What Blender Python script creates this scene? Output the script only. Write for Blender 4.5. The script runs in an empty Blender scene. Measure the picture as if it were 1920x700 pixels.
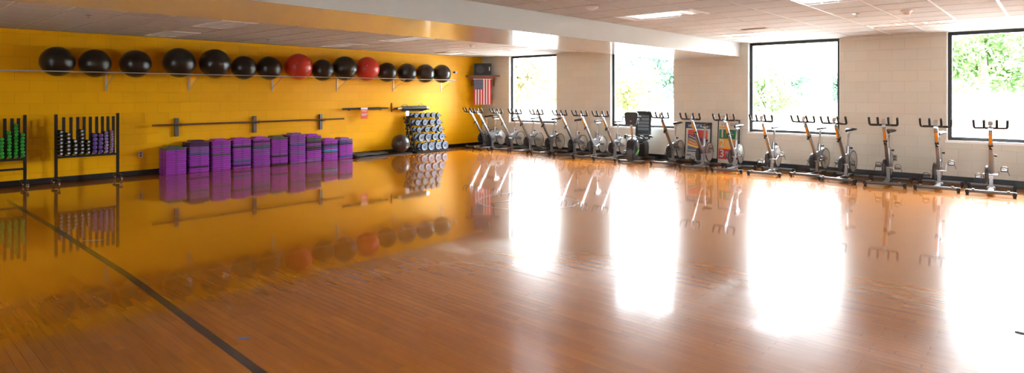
import bpy, bmesh, math, random
from mathutils import Vector, Matrix
random.seed(7)
S = bpy.context.scene
COL = S.collection
PI = math.pi
CEIL = 2.712

# ------------------------------------------------------------------ materials
MATS = {}
def srgb(r, g, b):
    f = lambda c: (c/255/12.92) if c/255 <= .04045 else ((c/255+.055)/1.055)**2.4
    return (f(r), f(g), f(b), 1)
def mat(name, col, rough=.5, metal=0, coat=0, coat_rough=.05, spec=.5, emis=None):
    if name in MATS: return MATS[name]
    m = bpy.data.materials.new(name); m.use_nodes = True
    b = m.node_tree.nodes['Principled BSDF']
    b.inputs['Base Color'].default_value = col
    b.inputs['Roughness'].default_value = rough
    b.inputs['Metallic'].default_value = metal
    b.inputs['Coat Weight'].default_value = coat
    b.inputs['Coat Roughness'].default_value = coat_rough
    b.inputs['Specular IOR Level'].default_value = spec
    MATS[name] = m
    return m
def nd(m, t, **kw):
    n = m.node_tree.nodes.new(t)
    for k, v in kw.items():
        if k in n.inputs: n.inputs[k].default_value = v
        else: setattr(n, k, v)
    return n
def lk(m, a, ao, b, bi): m.node_tree.links.new(a.outputs[ao], b.inputs[bi])
def B(m): return m.node_tree.nodes['Principled BSDF']

def noisy(m, scale=8, amt=.12, bump=.0, detail=4):
    """gentle mottling of the base colour and optional grain bump"""
    b = B(m); c = tuple(b.inputs['Base Color'].default_value)
    tc = nd(m, 'ShaderNodeTexCoord'); n = nd(m, 'ShaderNodeTexNoise', Scale=scale, Detail=detail)
    lk(m, tc, 'Object', n, 'Vector')
    mx = nd(m, 'ShaderNodeMix', data_type='RGBA')
    mx.inputs[6].default_value = tuple(x*(1-amt) for x in c[:3])+(1,)
    mx.inputs[7].default_value = tuple(min(1, x*(1+amt)) for x in c[:3])+(1,)
    lk(m, n, 'Fac', mx, 0); m.node_tree.links.new(mx.outputs[2], b.inputs['Base Color'])
    if bump:
        bp = nd(m, 'ShaderNodeBump', Strength=bump, Distance=.002)
        lk(m, n, 'Fac', bp, 'Height'); lk(m, bp, 'Normal', b, 'Normal')
    return m

def block_wall(name, col, axis, rough):
    m = mat(name, col, rough, spec=.18 if axis == 'Y' and 'yellow' in name else .35); b = B(m)
    tc = nd(m, 'ShaderNodeTexCoord'); sp = nd(m, 'ShaderNodeSeparateXYZ'); cb = nd(m, 'ShaderNodeCombineXYZ')
    lk(m, tc, 'Object', sp, 0); lk(m, sp, axis, cb, 'X'); lk(m, sp, 'Z', cb, 'Y')
    br = nd(m, 'ShaderNodeTexBrick', offset=.5)
    br.inputs['Scale'].default_value = 1
    br.inputs['Brick Width'].default_value = .4064; br.inputs['Row Height'].default_value = .2032
    br.inputs['Mortar Size'].default_value = .004; br.inputs['Mortar Smooth'].default_value = .5
    br.inputs['Color1'].default_value = col
    br.inputs['Color2'].default_value = tuple(c*.955 for c in col[:3])+(1,)
    br.inputs['Mortar'].default_value = tuple(c*.80 for c in col[:3])+(1,)
    lk(m, cb, 0, br, 'Vector'); lk(m, br, 'Color', b, 'Base Color')
    ns = nd(m, 'ShaderNodeTexNoise', Scale=90, Detail=3); lk(m, tc, 'Object', ns, 'Vector')
    mt = nd(m, 'ShaderNodeMath', operation='MULTIPLY_ADD'); mt.inputs[1].default_value = -6
    lk(m, br, 'Fac', mt, 0); lk(m, ns, 'Fac', mt, 2)
    bp = nd(m, 'ShaderNodeBump', Strength=.35, Distance=.0012)
    lk(m, mt, 0, bp, 'Height'); lk(m, bp, 'Normal', b, 'Normal')
    return m

YEL = (0.94, 0.45, 0.0008, 1)
CREAM = (0.64, 0.60, 0.51, 1)
m_yel = block_wall('yellow_block_paint', YEL, 'Y', .38)
m_cream = block_wall('cream_block_paint', CREAM, 'X', .4)
m_cream_y = block_wall('cream_block_paint_side', CREAM, 'Y', .4)

def make_floor():
    m = mat('maple_floor', (.5, .25, .1, 1), .26, coat=1.0, coat_rough=.07); b = B(m)
    b.inputs['Coat IOR'].default_value = 1.5; b.inputs['Specular IOR Level'].default_value = .08
    tc = nd(m, 'ShaderNodeTexCoord')
    br = nd(m, 'ShaderNodeTexBrick', offset=.37, offset_frequency=2, squash=.8, squash_frequency=3)
    br.inputs['Scale'].default_value = 1
    br.inputs['Brick Width'].default_value = .75; br.inputs['Row Height'].default_value = .057
    br.inputs['Mortar Size'].default_value = .0006; br.inputs['Mortar Smooth'].default_value = .3
    br.inputs['Color1'].default_value = FLOOR_A; br.inputs['Color2'].default_value = FLOOR_B
    br.inputs['Mortar'].default_value = tuple(c*.5 for c in FLOOR_A[:3])+(1,)
    lk(m, tc, 'Object', br, 'Vector')
    # long grain
    mp = nd(m, 'ShaderNodeMapping'); mp.inputs['Scale'].default_value = (1.2, 26, 1)
    lk(m, tc, 'Object', mp, 'Vector')
    gr = nd(m, 'ShaderNodeTexNoise', Scale=2.2, Detail=6); lk(m, mp, 'Vector', gr, 'Vector')
    mx = nd(m, 'ShaderNodeMix', data_type='RGBA', blend_type='MULTIPLY'); mx.inputs[0].default_value = .38
    rp = nd(m, 'ShaderNodeValToRGB'); rp.color_ramp.elements[0].position = .3; rp.color_ramp.elements[1].position = .7
    rp.color_ramp.elements[0].color = (.6, .52, .45, 1)
    lk(m, gr, 'Fac', rp, 'Fac'); lk(m, br, 'Color', mx, 6); lk(m, rp, 'Color', mx, 7)
    # large soft wear patches
    big = nd(m, 'ShaderNodeTexNoise', Scale=.55, Detail=3); lk(m, tc, 'Object', big, 'Vector')
    mx2 = nd(m, 'ShaderNodeMix', data_type='RGBA', blend_type='MULTIPLY'); mx2.inputs[0].default_value = .5
    rp2 = nd(m, 'ShaderNodeValToRGB'); rp2.color_ramp.elements[0].position = .3; rp2.color_ramp.elements[1].position = .7
    rp2.color_ramp.elements[0].color = (.78, .74, .70, 1)
    lk(m, big, 'Fac', rp2, 'Fac'); m.node_tree.links.new(mx.outputs[2], mx2.inputs[6]); lk(m, rp2, 'Color', mx2, 7)
    m.node_tree.links.new(mx2.outputs[2], b.inputs['Base Color'])
    # the finish is a little wavy across the boards
    mp3 = nd(m, 'ShaderNodeMapping'); mp3.inputs['Scale'].default_value = (2.0, 9, 1)
    lk(m, tc, 'Object', mp3, 'Vector')
    wv = nd(m, 'ShaderNodeTexNoise', Scale=1.6, Detail=2); lk(m, mp3, 'Vector', wv, 'Vector')
    ad = nd(m, 'ShaderNodeMath', operation='MULTIPLY_ADD'); ad.inputs[1].default_value = -.15
    lk(m, br, 'Fac', ad, 0); lk(m, wv, 'Fac', ad, 2)
    bp = nd(m, 'ShaderNodeBump', Strength=.13, Distance=.0008)
    lk(m, ad, 0, bp, 'Height'); lk(m, bp, 'Normal', b, 'Normal'); lk(m, bp, 'Normal', b, 'Coat Normal')
    # scuffs in the gloss
    sc = nd(m, 'ShaderNodeTexNoise', Scale=3.0, Detail=8); lk(m, tc, 'Object', sc, 'Vector')
    mr = nd(m, 'ShaderNodeMapRange'); mr.inputs['From Min'].default_value = .35; mr.inputs['From Max'].default_value = .7
    mr.inputs['To Min'].default_value = .034; mr.inputs['To Max'].default_value = .062
    lk(m, sc, 'Fac', mr, 'Value'); lk(m, mr, 'Result', b, 'Coat Roughness')
    return m
FLOOR_A = (.47, .150, .006, 1); FLOOR_B = (.38, .118, .0045, 1)
m_floor = make_floor()

m_tile = noisy(mat('ceiling_tile', (.53, .52, .49, 1), .9), 60, .12, .6)
m_tbar = mat('ceiling_grid_metal', (.80, .79, .76, 1), .35)
m_beam = noisy(mat('semi_gloss_drywall', (.63, .64, .62, 1), .14), 3, .03)
m_base = mat('black_rubber_base', (.008, .008, .009, 1), .45)
m_frame = mat('dark_bronze_window_metal', (.018, .019, .018, 1), .35, .3)
m_sill = mat('white_window_trim', (.82, .81, .78, 1), .35)
m_blackm = mat('black_powder_coat', (.006, .006, .007, 1), .4)
m_rubber = mat('black_rubber', (.012, .012, .013, 1), .6)
m_darkgrey = mat('dark_grey_plastic', (.035, .035, .037, 1), .42)
m_silver = mat('silver_bike_frame', (.38, .39, .41, 1), .28, .9)
m_steel = mat('brushed_steel', (.50, .50, .50, 1), .3, 1.0)
m_chrome = mat('chrome', (.85, .86, .88, 1), .08, 1.0)
m_flytin = noisy(mat('flywheel_aluminium', (.62, .58, .53, 1), .28, .35), 12, .05)
m_grey = mat('mid_grey_metal', (.16, .15, .14, 1), .4, .7)
m_bar = mat('gunmetal_base_paint', (.13, .13, .13, 1), .4, .4)
m_bracket = mat('pale_bracket_metal', (.55, .52, .5, 1), .4, .2)
m_orange = mat('orange_floor_reflection', (.62, .27, .03, 1), .3)  # orange paints in the floor reflected by the bike post insert
m_white = mat('white_plastic', (.78, .77, .74, 1), .4)
m_paper = mat('white_paper', (.75, .74, .72, 1), .7)

# ------------------------------------------------------------------ mesh helpers
def add_box(bm, c, s, rot=None, mi=0):
    vs = []
    for x in (-.5, .5):
        for y in (-.5, .5):
            for z in (-.5, .5):
                v = Vector((x*s[0], y*s[1], z*s[2]))
                if rot is not None: v = rot @ v
                vs.append(bm.verts.new(v+Vector(c)))
    for f in ((0,1,3,2),(4,6,7,5),(0,4,5,1),(2,3,7,6),(0,2,6,4),(1,5,7,3)):
        fc = bm.faces.new([vs[i] for i in f]); fc.material_index = mi
    return vs
def add_rbox(bm, c, s, r=.01, rot=None, mi=0, seg=2):
    t = bmesh.new(); add_box(t, (0,0,0), s)
    bmesh.ops.recalc_face_normals(t, faces=t.faces)
    bmesh.ops.bevel(t, geom=t.edges[:], offset=min(r, min(s)*.45), segments=seg, affect='EDGES')
    M = Matrix.Translation(Vector(c)) @ (rot.to_4x4() if rot is not None else Matrix.Identity(4))
    merge(bm, t, M, mi); t.free()
def merge(bm, t, M=Matrix.Identity(4), mi=None):
    mp = {v: bm.verts.new(M @ v.co) for v in t.verts}
    for f in t.faces:
        try:
            nf = bm.faces.new([mp[v] for v in f.verts]); nf.material_index = f.material_index if mi is None else mi
            nf.smooth = f.smooth
        except ValueError: pass
def frame_from(d):
    d = d.normalized(); up = Vector((0,0,1)) if abs(d.z) < .95 else Vector((1,0,0))
    a = d.cross(up).normalized(); b = d.cross(a).normalized()
    return a, b
def add_tube(bm, pts, r, seg=10, mi=0, sx=1, sy=1, caps=True):
    pts = [Vector(p) for p in pts]; n = len(pts)
    rs = r if isinstance(r, (list, tuple)) else [r]*n
    rings = []; pa = None
    for i, p in enumerate(pts):
        d = (pts[min(i+1, n-1)]-pts[max(i-1, 0)])
        a, b = frame_from(d)
        if pa is not None:
            dn = d.normalized(); a = (pa-dn*pa.dot(dn)).normalized(); b = dn.cross(a)
        pa = a
        rings.append([bm.verts.new(p+(a*math.cos(t)*sx+b*math.sin(t)*sy)*rs[i]) for t in [2*PI*k/seg for k in range(seg)]])
    for i in range(n-1):
        for k in range(seg):
            f = bm.faces.new([rings[i][k], rings[i][(k+1)%seg], rings[i+1][(k+1)%seg], rings[i+1][k]]); f.material_index = mi
    if caps:
        for rg in (rings[0], rings[-1]):
            f = bm.faces.new(rg); f.material_index = mi
def smooth_path(pts, n=5):
    """Catmull-Rom through the points"""
    P = [Vector(p) for p in pts]; P = [2*P[0]-P[1]]+P+[2*P[-1]-P[-2]]; out = []
    for i in range(1, len(P)-2):
        for k in range(n):
            t = k/n; a, b, c, d = P[i-1], P[i], P[i+1], P[i+2]
            out.append(.5*((2*b)+(c-a)*t+(2*a-5*b+4*c-d)*t*t+(3*b-a-3*c+d)*t**3))
    out.append(P[-2]); return out
def add_lathe(bm, prof, c, axis='Z', seg=24, mi=0, closed=False):
    """prof: list of (radius, height)"""
    rings = []
    for r, h in prof:
        rg = []
        for k in range(seg):
            t = 2*PI*k/seg; u, v = r*math.cos(t), r*math.sin(t)
            p = {'Z': (u, v, h), 'X': (h, u, v), 'Y': (u, h, v)}[axis]
            rg.append(bm.verts.new(Vector(p)+Vector(c)))
        rings.append(rg)
    for i in range(len(rings)-1):
        for k in range(seg):
            f = bm.faces.new([rings[i][k], rings[i][(k+1)%seg], rings[i+1][(k+1)%seg], rings[i+1][k]]); f.material_index = mi
    if closed: bmesh.ops.remove_doubles(bm, verts=[v for rg in (rings[0], rings[-1]) for v in rg], dist=1e-6)
    else:
        for rg in (rings[0], rings[-1]):
            f = bm.faces.new(rg); f.material_index = mi
def add_prism(bm, poly, axis, a, b, mi=0, r=0):
    """polygon of 2-D points extruded along axis from a to b; X: pts are (y,z); Y: (x,z); Z: (x,y)"""
    t = bmesh.new()
    def P(p, h): return {'X': (h, p[0], p[1]), 'Y': (p[0], h, p[1]), 'Z': (p[0], p[1], h)}[axis]
    A = [t.verts.new(P(p, a)) for p in poly]; Bv = [t.verts.new(P(p, b)) for p in poly]
    t.faces.new(A); t.faces.new(Bv[::-1]); n = len(poly)
    for i in range(n): t.faces.new([A[i], Bv[i], Bv[(i+1)%n], A[(i+1)%n]])
    bmesh.ops.recalc_face_normals(t, faces=t.faces)
    if r: bmesh.ops.bevel(t, geom=t.edges[:], offset=r, segments=2, affect='EDGES')
    merge(bm, t, mi=mi); t.free()
def link(name, bm, mats, parent=None, smooth=True, ang=40):
    bmesh.ops.recalc_face_normals(bm, faces=bm.faces)
    me = bpy.data.meshes.new(name); bm.to_mesh(me); bm.free()
    for m in (mats if isinstance(mats, (list, tuple)) else [mats]): me.materials.append(m)
    if smooth:
        for p in me.polygons: p.use_smooth = True
        try: me.set_sharp_from_angle(angle=math.radians(ang))
        except Exception: pass
    o = bpy.data.objects.new(name, me); COL.objects.link(o)
    if parent: o.parent = parent
    return o
def empty(name, loc, rz=0):
    o = bpy.data.objects.new(name, None); COL.objects.link(o)
    o.location = loc; o.rotation_euler = (0, 0, rz); o.empty_display_size = .1
    return o
def tag(o, label, cat, group=None):
    o['label'] = label; o['category'] = cat
    if group: o['group'] = group
    return o
def struct(o): o['kind'] = 'structure'; return o
def NB(): return bmesh.new()
def copy_tree(o, parent=None):
    c = o.copy(); COL.objects.link(c)
    if parent: c.parent = parent
    for ch in list(o.children): copy_tree(ch, c)
    return c
def ordn(i): return ['first','second','third','fourth','fifth','sixth','seventh','eighth','ninth','tenth','eleventh','twelfth','thirteenth','fourteenth','fifteenth','sixteenth'][i]
def text_into(bm, s, size, M, mi, depth=.001):
    cu = bpy.data.curves.new('lettering', 'FONT'); cu.body = s; cu.size = size; cu.extrude = depth
    cu.align_x = 'CENTER'; cu.align_y = 'CENTER'; cu.offset = size*.02
    ob = bpy.data.objects.new('lettering', cu); COL.objects.link(ob)
    dg = bpy.context.evaluated_depsgraph_get(); me = bpy.data.meshes.new_from_object(ob.evaluated_get(dg))
    t = bmesh.new(); t.from_mesh(me); merge(bm, t, M, mi); t.free()
    bpy.data.objects.remove(ob); bpy.data.curves.remove(cu); bpy.data.meshes.remove(me)

# ------------------------------------------------------------------ room shell
RX, RY = 18.6, -16.2
bm = NB(); add_box(bm, (RX/2, RY/2, -.1), (RX, -RY, .2)); floor = struct(link('floor', bm, m_floor, smooth=False))
bm = NB(); add_box(bm, (-.15, RY/2-.0, .5+CEIL/2-.5), (.3, -RY+.6, CEIL+1.0)); struct(link('wall_left', bm, m_yel, smooth=False))
WIN = [(1.13, 2.93), (4.68, 6.49), (8.24, 10.08), (11.82, 13.62), (15.38, 17.18)]  # last window lies out of view, added for its light
SILL = .735
bm = NB()
edges = [0]+[e for w in WIN for e in w]+[RX+.3]
for i in range(0, len(edges), 2):
    add_box(bm, ((edges[i]+edges[i+1])/2, .14, CEIL/2+.1), (edges[i+1]-edges[i], .28, CEIL+.2))
for a, b in WIN:
    add_box(bm, ((a+b)/2, .14, (SILL-1.2)/2), (b-a, .28, SILL+1.2))
    add_box(bm, ((a+b)/2, .14, CEIL+.10), (b-a, .28, .2))
struct(link('wall_right', bm, m_cream, smooth=False))
ADDED_WIN = [(4.9, 5.8), (12.9, 14.9)]      # openings added for light in the unseen wall behind the camera
bm = NB(); e2 = [-.3]+[e for w in ADDED_WIN for e in w]+[RX+.3]
for i in range(0, len(e2), 2): add_box(bm, ((e2[i]+e2[i+1])/2, RY-.15, CEIL/2+.1), (e2[i+1]-e2[i], .3, CEIL+.2))
for a, b in ADDED_WIN:
    add_box(bm, ((a+b)/2, RY-.15, (SILL-.2)/2), (b-a, .3, SILL+.2)); add_box(bm, ((a+b)/2, RY-.15, CEIL+.02), (b-a, .3, .36))
struct(link('wall_near', bm, m_cream, smooth=False))
bm = NB(); add_box(bm, (RX+.15, RY/2-.15, CEIL/2+.1), (.3, -RY+.3, CEIL+.2)); struct(link('wall_far_side', bm, m_cream_y, smooth=False))
# ceiling: tegular tiles standing a little below the grid
P_ = .6096; GX0 = 10.96-18*P_; GY0 = -2.21+.0
bm = NB()
add_box(bm, (RX/2, RY/2, CEIL+.06), (RX+.3, -RY+.3, .10), mi=1)
lights = []      # (x0, y0) of two-tile-long troffers
LX = [10.96-4*P_, 10.96, 10.96+4*P_]
for x in LX:
    for y in (-2.21, -2.21-6*P_, -2.21-12*P_, -2.21-18*P_): lights.append((x, y))
for x in (.40, .40+3.77*P_):
    for y in (-2.21, -2.21-6*P_, -2.21-12*P_): lights.append((x, y))
def tiles(x0, xa, xb, ya, yb):
    nx = int((xb-x0)/P_)+3; ny = int((ya-yb)/P_)+3
    for i in range(-2, nx):
        for j in range(-6, ny+2):
            a = x0+i*P_; b = a+P_; d = GY0-j*P_; c = d-P_
            d += P_; c += P_
            cx_, cy_ = (a+b)/2, (c+d)/2
            if any(lx-.05 < cx_ < lx+2*P_+.05 and ly-.05 < cy_ < ly+P_+.05 for lx, ly in lights): continue
            a2, b2, c2, d2 = max(a, xa), min(b, xb), max(c, yb), min(d, ya)
            if b2-a2 < .05 or d2-c2 < .05: continue
            g = .012; t = .016; h = CEIL+.011; l = CEIL+.003
            V = [bm.verts.new(p) for p in ((a2+g,c2+g,h),(b2-g,c2+g,h),(b2-g,d2-g,h),(a2+g,d2-g,h),
                                           (a2+t,c2+t,l),(b2-t,c2+t,l),(b2-t,d2-t,l),(a2+t,d2-t,l))]
            bm.faces.new([V[4],V[7],V[6],V[5]])
            for k in range(4): bm.faces.new([V[k], V[4+k], V[4+(k+1)%4], V[(k+1)%4]])
tiles(.40, 0, 6.45, 0, RY)
tiles(GX0, 8.07, RX, 0, RY)
me = bpy.data.meshes.new('ceiling'); bm.to_mesh(me); bm.free()
me.materials.append(m_tile); me.materials.append(m_tbar)
struct_o = bpy.data.objects.new('ceiling', me); COL.objects.link(struct_o); struct(struct_o)
# the boxed beam
bm = NB(); add_box(bm, ((6.45+8.07)/2, RY/2, (2.42+CEIL+.02)/2), (8.07-6.45, -RY, CEIL+.02-2.42))
struct(link('trim_1', bm, m_beam, smooth=False))
# baseboards
bm = NB(); add_prism(bm, [(0.0,0),(.018,0),(.008,.012),(.006,.10),(0,.104)], 'Y', RY+.01, -.001); struct(link('baseboard_left', bm, m_base, smooth=False))
bm = NB(); add_prism(bm, [(0,0),(-.018,0),(-.008,.012),(-.006,.112),(0,.118)], 'X', .007, RX); struct(link('baseboard_right', bm, m_base, smooth=False))

# windows
m_glass = bpy.data.materials.new('window_glass'); m_glass.use_nodes = True
nt = m_glass.node_tree; nt.nodes.clear()
o_ = nt.nodes.new('ShaderNodeOutputMaterial'); tr = nt.nodes.new('ShaderNodeBsdfTransparent'); gl = nt.nodes.new('ShaderNodeBsdfGlossy')
gl.inputs['Roughness'].default_value = .0; fr = nt.nodes.new('ShaderNodeFresnel'); fr.inputs[0].default_value = 1.3
tr.inputs[0].default_value = (.97, .98, .98, 1); mx = nt.nodes.new('ShaderNodeMixShader')
nt.links.new(fr.outputs[0], mx.inputs[0]); nt.links.new(tr.outputs[0], mx.inputs[1]); nt.links.new(gl.outputs[0], mx.inputs[2]); nt.links.new(mx.outputs[0], o_.inputs[0])
for i, (a, b) in enumerate(WIN+ADDED_WIN):
    near = i >= len(WIN)  # near ones are the added, unseen openings that light the beam and left side
    t = struct(empty('window_%d' % (i+1), ((a+b)/2, RY-.13 if near else .13, SILL), PI if near else 0)); w = b-a; h = (CEIL-.16 if near else CEIL)-SILL
    bm = NB(); fw = .06; fd = .07
    add_box(bm, (-w/2+fw/2+.012, 0, h/2), (fw, fd, h-.004)); add_box(bm, (w/2-fw/2-.012, 0, h/2), (fw, fd, h-.004))
    add_box(bm, (0, 0, h-fw/2-.002), (w-2*fw-.024, fd, fw)); add_box(bm, (0, 0, fw/2+.022), (w-2*fw-.024, fd, fw))
    link('window_frame', bm, m_frame, t, smooth=False)
    bm = NB(); add_box(bm, (0, .01, h/2), (w-.14, .006, h-.13)); link('window_pane', bm, m_glass, t, smooth=False)
    bm = NB()   # white reveal lining and sill
    add_box(bm, (0, -.083, .010), (w-.002, .094, .018)); add_box(bm, (0, -.136, .004), (w+.03, .012, .045))
    add_box(bm, (-w/2+.006, -.07, h/2), (.010, .12, h-.03)); add_box(bm, (w/2-.006, -.07, h/2), (.010, .12, h-.03))
    link('window_sill', bm, m_sill, t, smooth=False)

# ------------------------------------------------------------------ ceiling fixtures
m_refl = mat('satin_reflector', (.80, .80, .80, 1), .25, .75)
def troffer(x, y, cells, label):
    t = empty('ceiling_light', (x+P_, y+P_/2, CEIL)); tag(t, label, 'ceiling light', 'recessed ceiling lights')
    W, D = 2*P_-.03, P_-.03
    bm = NB()
    for s in (-1, 1):
        add_box(bm, (s*(W/2-.012), 0, .002), (.024, D, .012)); add_box(bm, (0, s*(D/2-.012), .002), (W-.048, .024, .012))
    link('light_frame', bm, m_tbar, t, smooth=False)
    bm = NB()
    nx, ny = cells
    w, d = W-.05, D-.05
    for i in range(1, nx): add_box(bm, (-w/2+w*i/nx, 0, .004), (.006, d, .012))
    for j in range(1, ny): add_box(bm, (0, -d/2+d*j/ny, .004), (w, .006, .012))
    link('light_louvre', bm, m_refl, t, smooth=False)
    bm = NB(); add_box(bm, (0, 0, .008), (w, d, .002)); link('light_diffuser', bm, m_lens, t, smooth=False)
m_lens = mat('acrylic_lens', (.88, .89, .90, 1), .22)
lab = {0: 'left of the beam over the row of exercise balls', 1: 'close beside the beam on its left'}
def light_label(x, y):
    row = {0: 'nearest the windows', 1: 'second from the windows', 2: 'third from the windows', 3: 'fourth from the windows'}[round((-2.21-y)/(6*P_))]
    if x < 2: c = 'in the line beside the yellow wall'
    elif x < 5: c = 'in the line left of the beam'
    elif x < 9: c = 'in the line right of the beam'
    elif x < 12: c = 'in the second line right of the beam'
    else: c = 'in the rightmost line'
    return 'recessed ceiling light %s, %s' % (c, row)
for x, y in lights:
    if x > 13 or y < -10: continue
    troffer(x, y, (12, 3) if x < 5 else (6, 1), light_label(x, y))

def round_dev(name, x, y, prof, label, cat, m=m_white):
    bm = NB(); add_lathe(bm, prof, (0, 0, 0), 'Z', 24); o = link(name, bm, m); o.location = (x, y, CEIL); tag(o, label, cat)
det = [(.07, .002), (.07, -.012), (.055, -.02), (.045, -.05), (.03, -.062), (.002, -.062)]
round_dev('smoke_detector', 11.82, -3.81, det, 'white smoke detector on the ceiling right of the beam, near the windows', 'smoke detector')
round_dev('smoke_detector', 3.41, -3.74, det, 'white smoke detector on the low ceiling left of the beam near the corner', 'smoke detector')
round_dev('ceiling_speaker', 8.89, -6.93, [(.085, .002), (.085, -.008), (.07, -.022), (.04, -.034), (.002, -.036)], 'small round white dome on the ceiling close to the beam', 'detector')
# sprinkler heads: escutcheon, stem and deflector
def sprinkler(x, y, label):
    t = empty('sprinkler_head', (x, y, CEIL)); tag(t, label, 'sprinkler')
    bm = NB(); add_lathe(bm, [(.045, .006), (.045, -.006), (.02, -.014), (.002, -.014)], (0,0,0)); link('escutcheon', bm, m_chrome, t)
    bm = NB(); add_tube(bm, [(0,0,-.01), (0,0,-.04)], .008); add_lathe(bm, [(.022, -.04), (.024, -.043), (.004, -.046)], (0,0,0)); link('deflector', bm, m_chrome, t)
sprinkler(3.16, -11.04, 'chrome sprinkler head on the ceiling above the leftmost exercise balls')
sprinkler(11.25, -3.96, 'small sprinkler head on the ceiling beside the right-hand smoke detector')
sprinkler(1.28, -7.5, 'small sprinkler head on the ceiling above the red exercise ball')
m_vent = mat('tan_vent_metal', (.42, .30, .17, 1), .5)
def vent(x, y, w, label):
    t = empty('ceiling_vent', (x, y, CEIL)); tag(t, label, 'vent')
    bm = NB()
    for s in (-1, 1):
        add_box(bm, (0, s*.05, -.004), (w, .012, .014)); add_box(bm, (s*(w/2-.006), 0, -.004), (.012, .088, .014))
    link('vent_frame', bm, m_vent, t, smooth=False)
    bm = NB()
    for k in range(4): add_box(bm, (0, -.033+k*.022, -.002), (w-.03, .003, .014), Matrix.Rotation(.6, 3, 'X'))
    link('vent_slat', bm, m_vent, t, smooth=False)
vent(9.45, -2.88, .42, 'tan slot air vent beside the ceiling light over the third window')
vent(.95, -2.52, .42, 'tan slot air vent by the ceiling light in the far left corner')

# ------------------------------------------------------------------ floor markings
m_tape = mat('black_floor_paint', (.008, .007, .006, 1), .3, coat=1, coat_rough=.08)
def ribbon(name, pts, w, m, z=.0012):
    bm = NB(); P2 = [Vector((p[0], p[1], 0)) for p in pts]; L = []; n = len(P2)
    ws = w if isinstance(w, list) else [w]*n
    for i, p in enumerate(P2):
        d = (P2[min(i+1, n-1)]-P2[max(i-1, 0)]).normalized(); q = Vector((-d.y, d.x, 0))*ws[i]/2
        L.append([bm.verts.new(v) for v in (p+q+Vector((0,0,z)), p-q+Vector((0,0,z)), p-q, p+q)])
    for i in range(n-1):
        for k in range(4): bm.faces.new([L[i][k], L[i][(k+1)%4], L[i+1][(k+1)%4], L[i+1][k]])
    bm.faces.new(L[0]); bm.faces.new(L[-1][::-1])
    return link(name, bm, m, smooth=False)
o = ribbon('floor_line', [(1.55, -11.72), (4.4, -11.69), (7.3, -11.70), (9.9, -11.785), (13, -11.9)], .058, m_tape)
tag(o, 'long black line painted across the wooden floor at the left', 'floor line')
cx_, cy_ = 7.45, -6.5
pts = [(cx_+.75*math.cos(t), cy_+.75*math.sin(t)) for t in [2*PI*k/48 for k in range(49)]]
ws = [.018+.03*max(0, math.cos(2*PI*k/48-3.9))**2 for k in range(49)]
o = ribbon('floor_circle', pts, ws, m_tape); tag(o, 'thin black circle painted on the floor in front of the bikes', 'floor marking')
o = ribbon('floor_swoosh', [(7.15, -7.05), (7.2, -6.9), (7.27, -6.7), (7.4, -6.45), (7.6, -6.25)], [.01, .05, .06, .05, .02], m_tape)
tag(o, 'short curved black stroke inside the painted floor circle', 'floor marking')
m_bt = mat('blue_tape', (.02, .10, .22, 1), .5)
bm = NB(); add_prism(bm, [(-.045,-.006),(-.01,-.013),(.04,-.004),(.05,.008),(.0,.012),(-.04,.006)], 'Z', 0, .0015); o = link('tape_scrap', bm, m_bt, smooth=False)
o.location = (9.39, -11.63, 0); o.rotation_euler.z = .75; tag(o, 'small scrap of blue tape on the floor beside the black line', 'tape')
bm = NB(); add_prism(bm, [(-.1,-.006),(.1,-.004),(.1,.006),(-.1,.004)], 'Z', 0, .0015); o = link('tape_scrap', bm, mat('grey_tape', (.28,.27,.26,1), .5), smooth=False)
o.location = (5.53, -11.55, 0); o.rotation_euler.z = .9; tag(o, 'thin grey strip of tape on the floor near the dumbbell racks', 'tape')
bm = NB(); add_prism(bm, [(-.03,-.01),(-.005,-.024),(.025,-.016),(.032,.006),(.01,.02),(-.018,.022),(-.034,.008)], 'Z', 0, .004); o = link('lint_clump', bm, mat('dark_lint', (.03,.035,.03,1), .9))
o.location = (13.16, -8.12, 0); tag(o, 'small dark scrap lying in the window glare on the floor', 'scrap')

# ------------------------------------------------------------------ exercise balls and wall rack
def ball_mat(name, col, r):
    m = mat(name, col, r); b = B(m); tc = nd(m, 'ShaderNodeTexCoord')
    w = nd(m, 'ShaderNodeTexWave', wave_type='BANDS', bands_direction='Z', Scale=22, Distortion=0)
    lk(m, tc, 'Object', w, 'Vector'); bp = nd(m, 'ShaderNodeBump', Strength=.12, Distance=.002)
    lk(m, w, 'Fac', bp, 'Height'); lk(m, bp, 'Normal', b, 'Normal'); return m
m_bk = ball_mat('black_vinyl', (.020, .016, .013, 1), .3)
m_rd = ball_mat('red_vinyl', (.55, .035, .018, 1), .32)
m_gb = ball_mat('grey_vinyl', (.045, .036, .032, 1), .34)
def ball(loc, r, m, label, group, flat=.985):
    t = empty('exercise_ball', (loc[0], loc[1], loc[2])); tag(t, label, 'exercise ball', group)
    bm = NB(); bmesh.ops.create_uvsphere(bm, u_segments=48, v_segments=32, radius=r)
    for v in bm.verts: v.co.z *= flat
    o = link('ball_shell', bm, m, t, ang=180); o.rotation_euler = (random.uniform(-.6, .6), random.uniform(-.6, .6), 0)
    bm = NB(); d = Vector((.8, -.55, .25)).normalized(); add_tube(bm, [d*(r*.985), d*(r+.002)], .009, 12)
    link('valve_plug', bm, m_white if m is not m_bk else m_darkgrey, t)
balls = [(-10.84,.262,0),(-10.28,.255,0),(-9.63,.265,0),(-8.86,.298,0),(-8.17,.304,0),(-7.57,.258,0),(-7.01,.266,0),(-6.31,.302,1),(-5.69,.259,0),(-5.09,.302,0),(-4.44,.305,1),(-3.84,.257,0),(-3.19,.258,0),(-2.55,.258,0),(-1.95,.262,0)]
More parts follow.
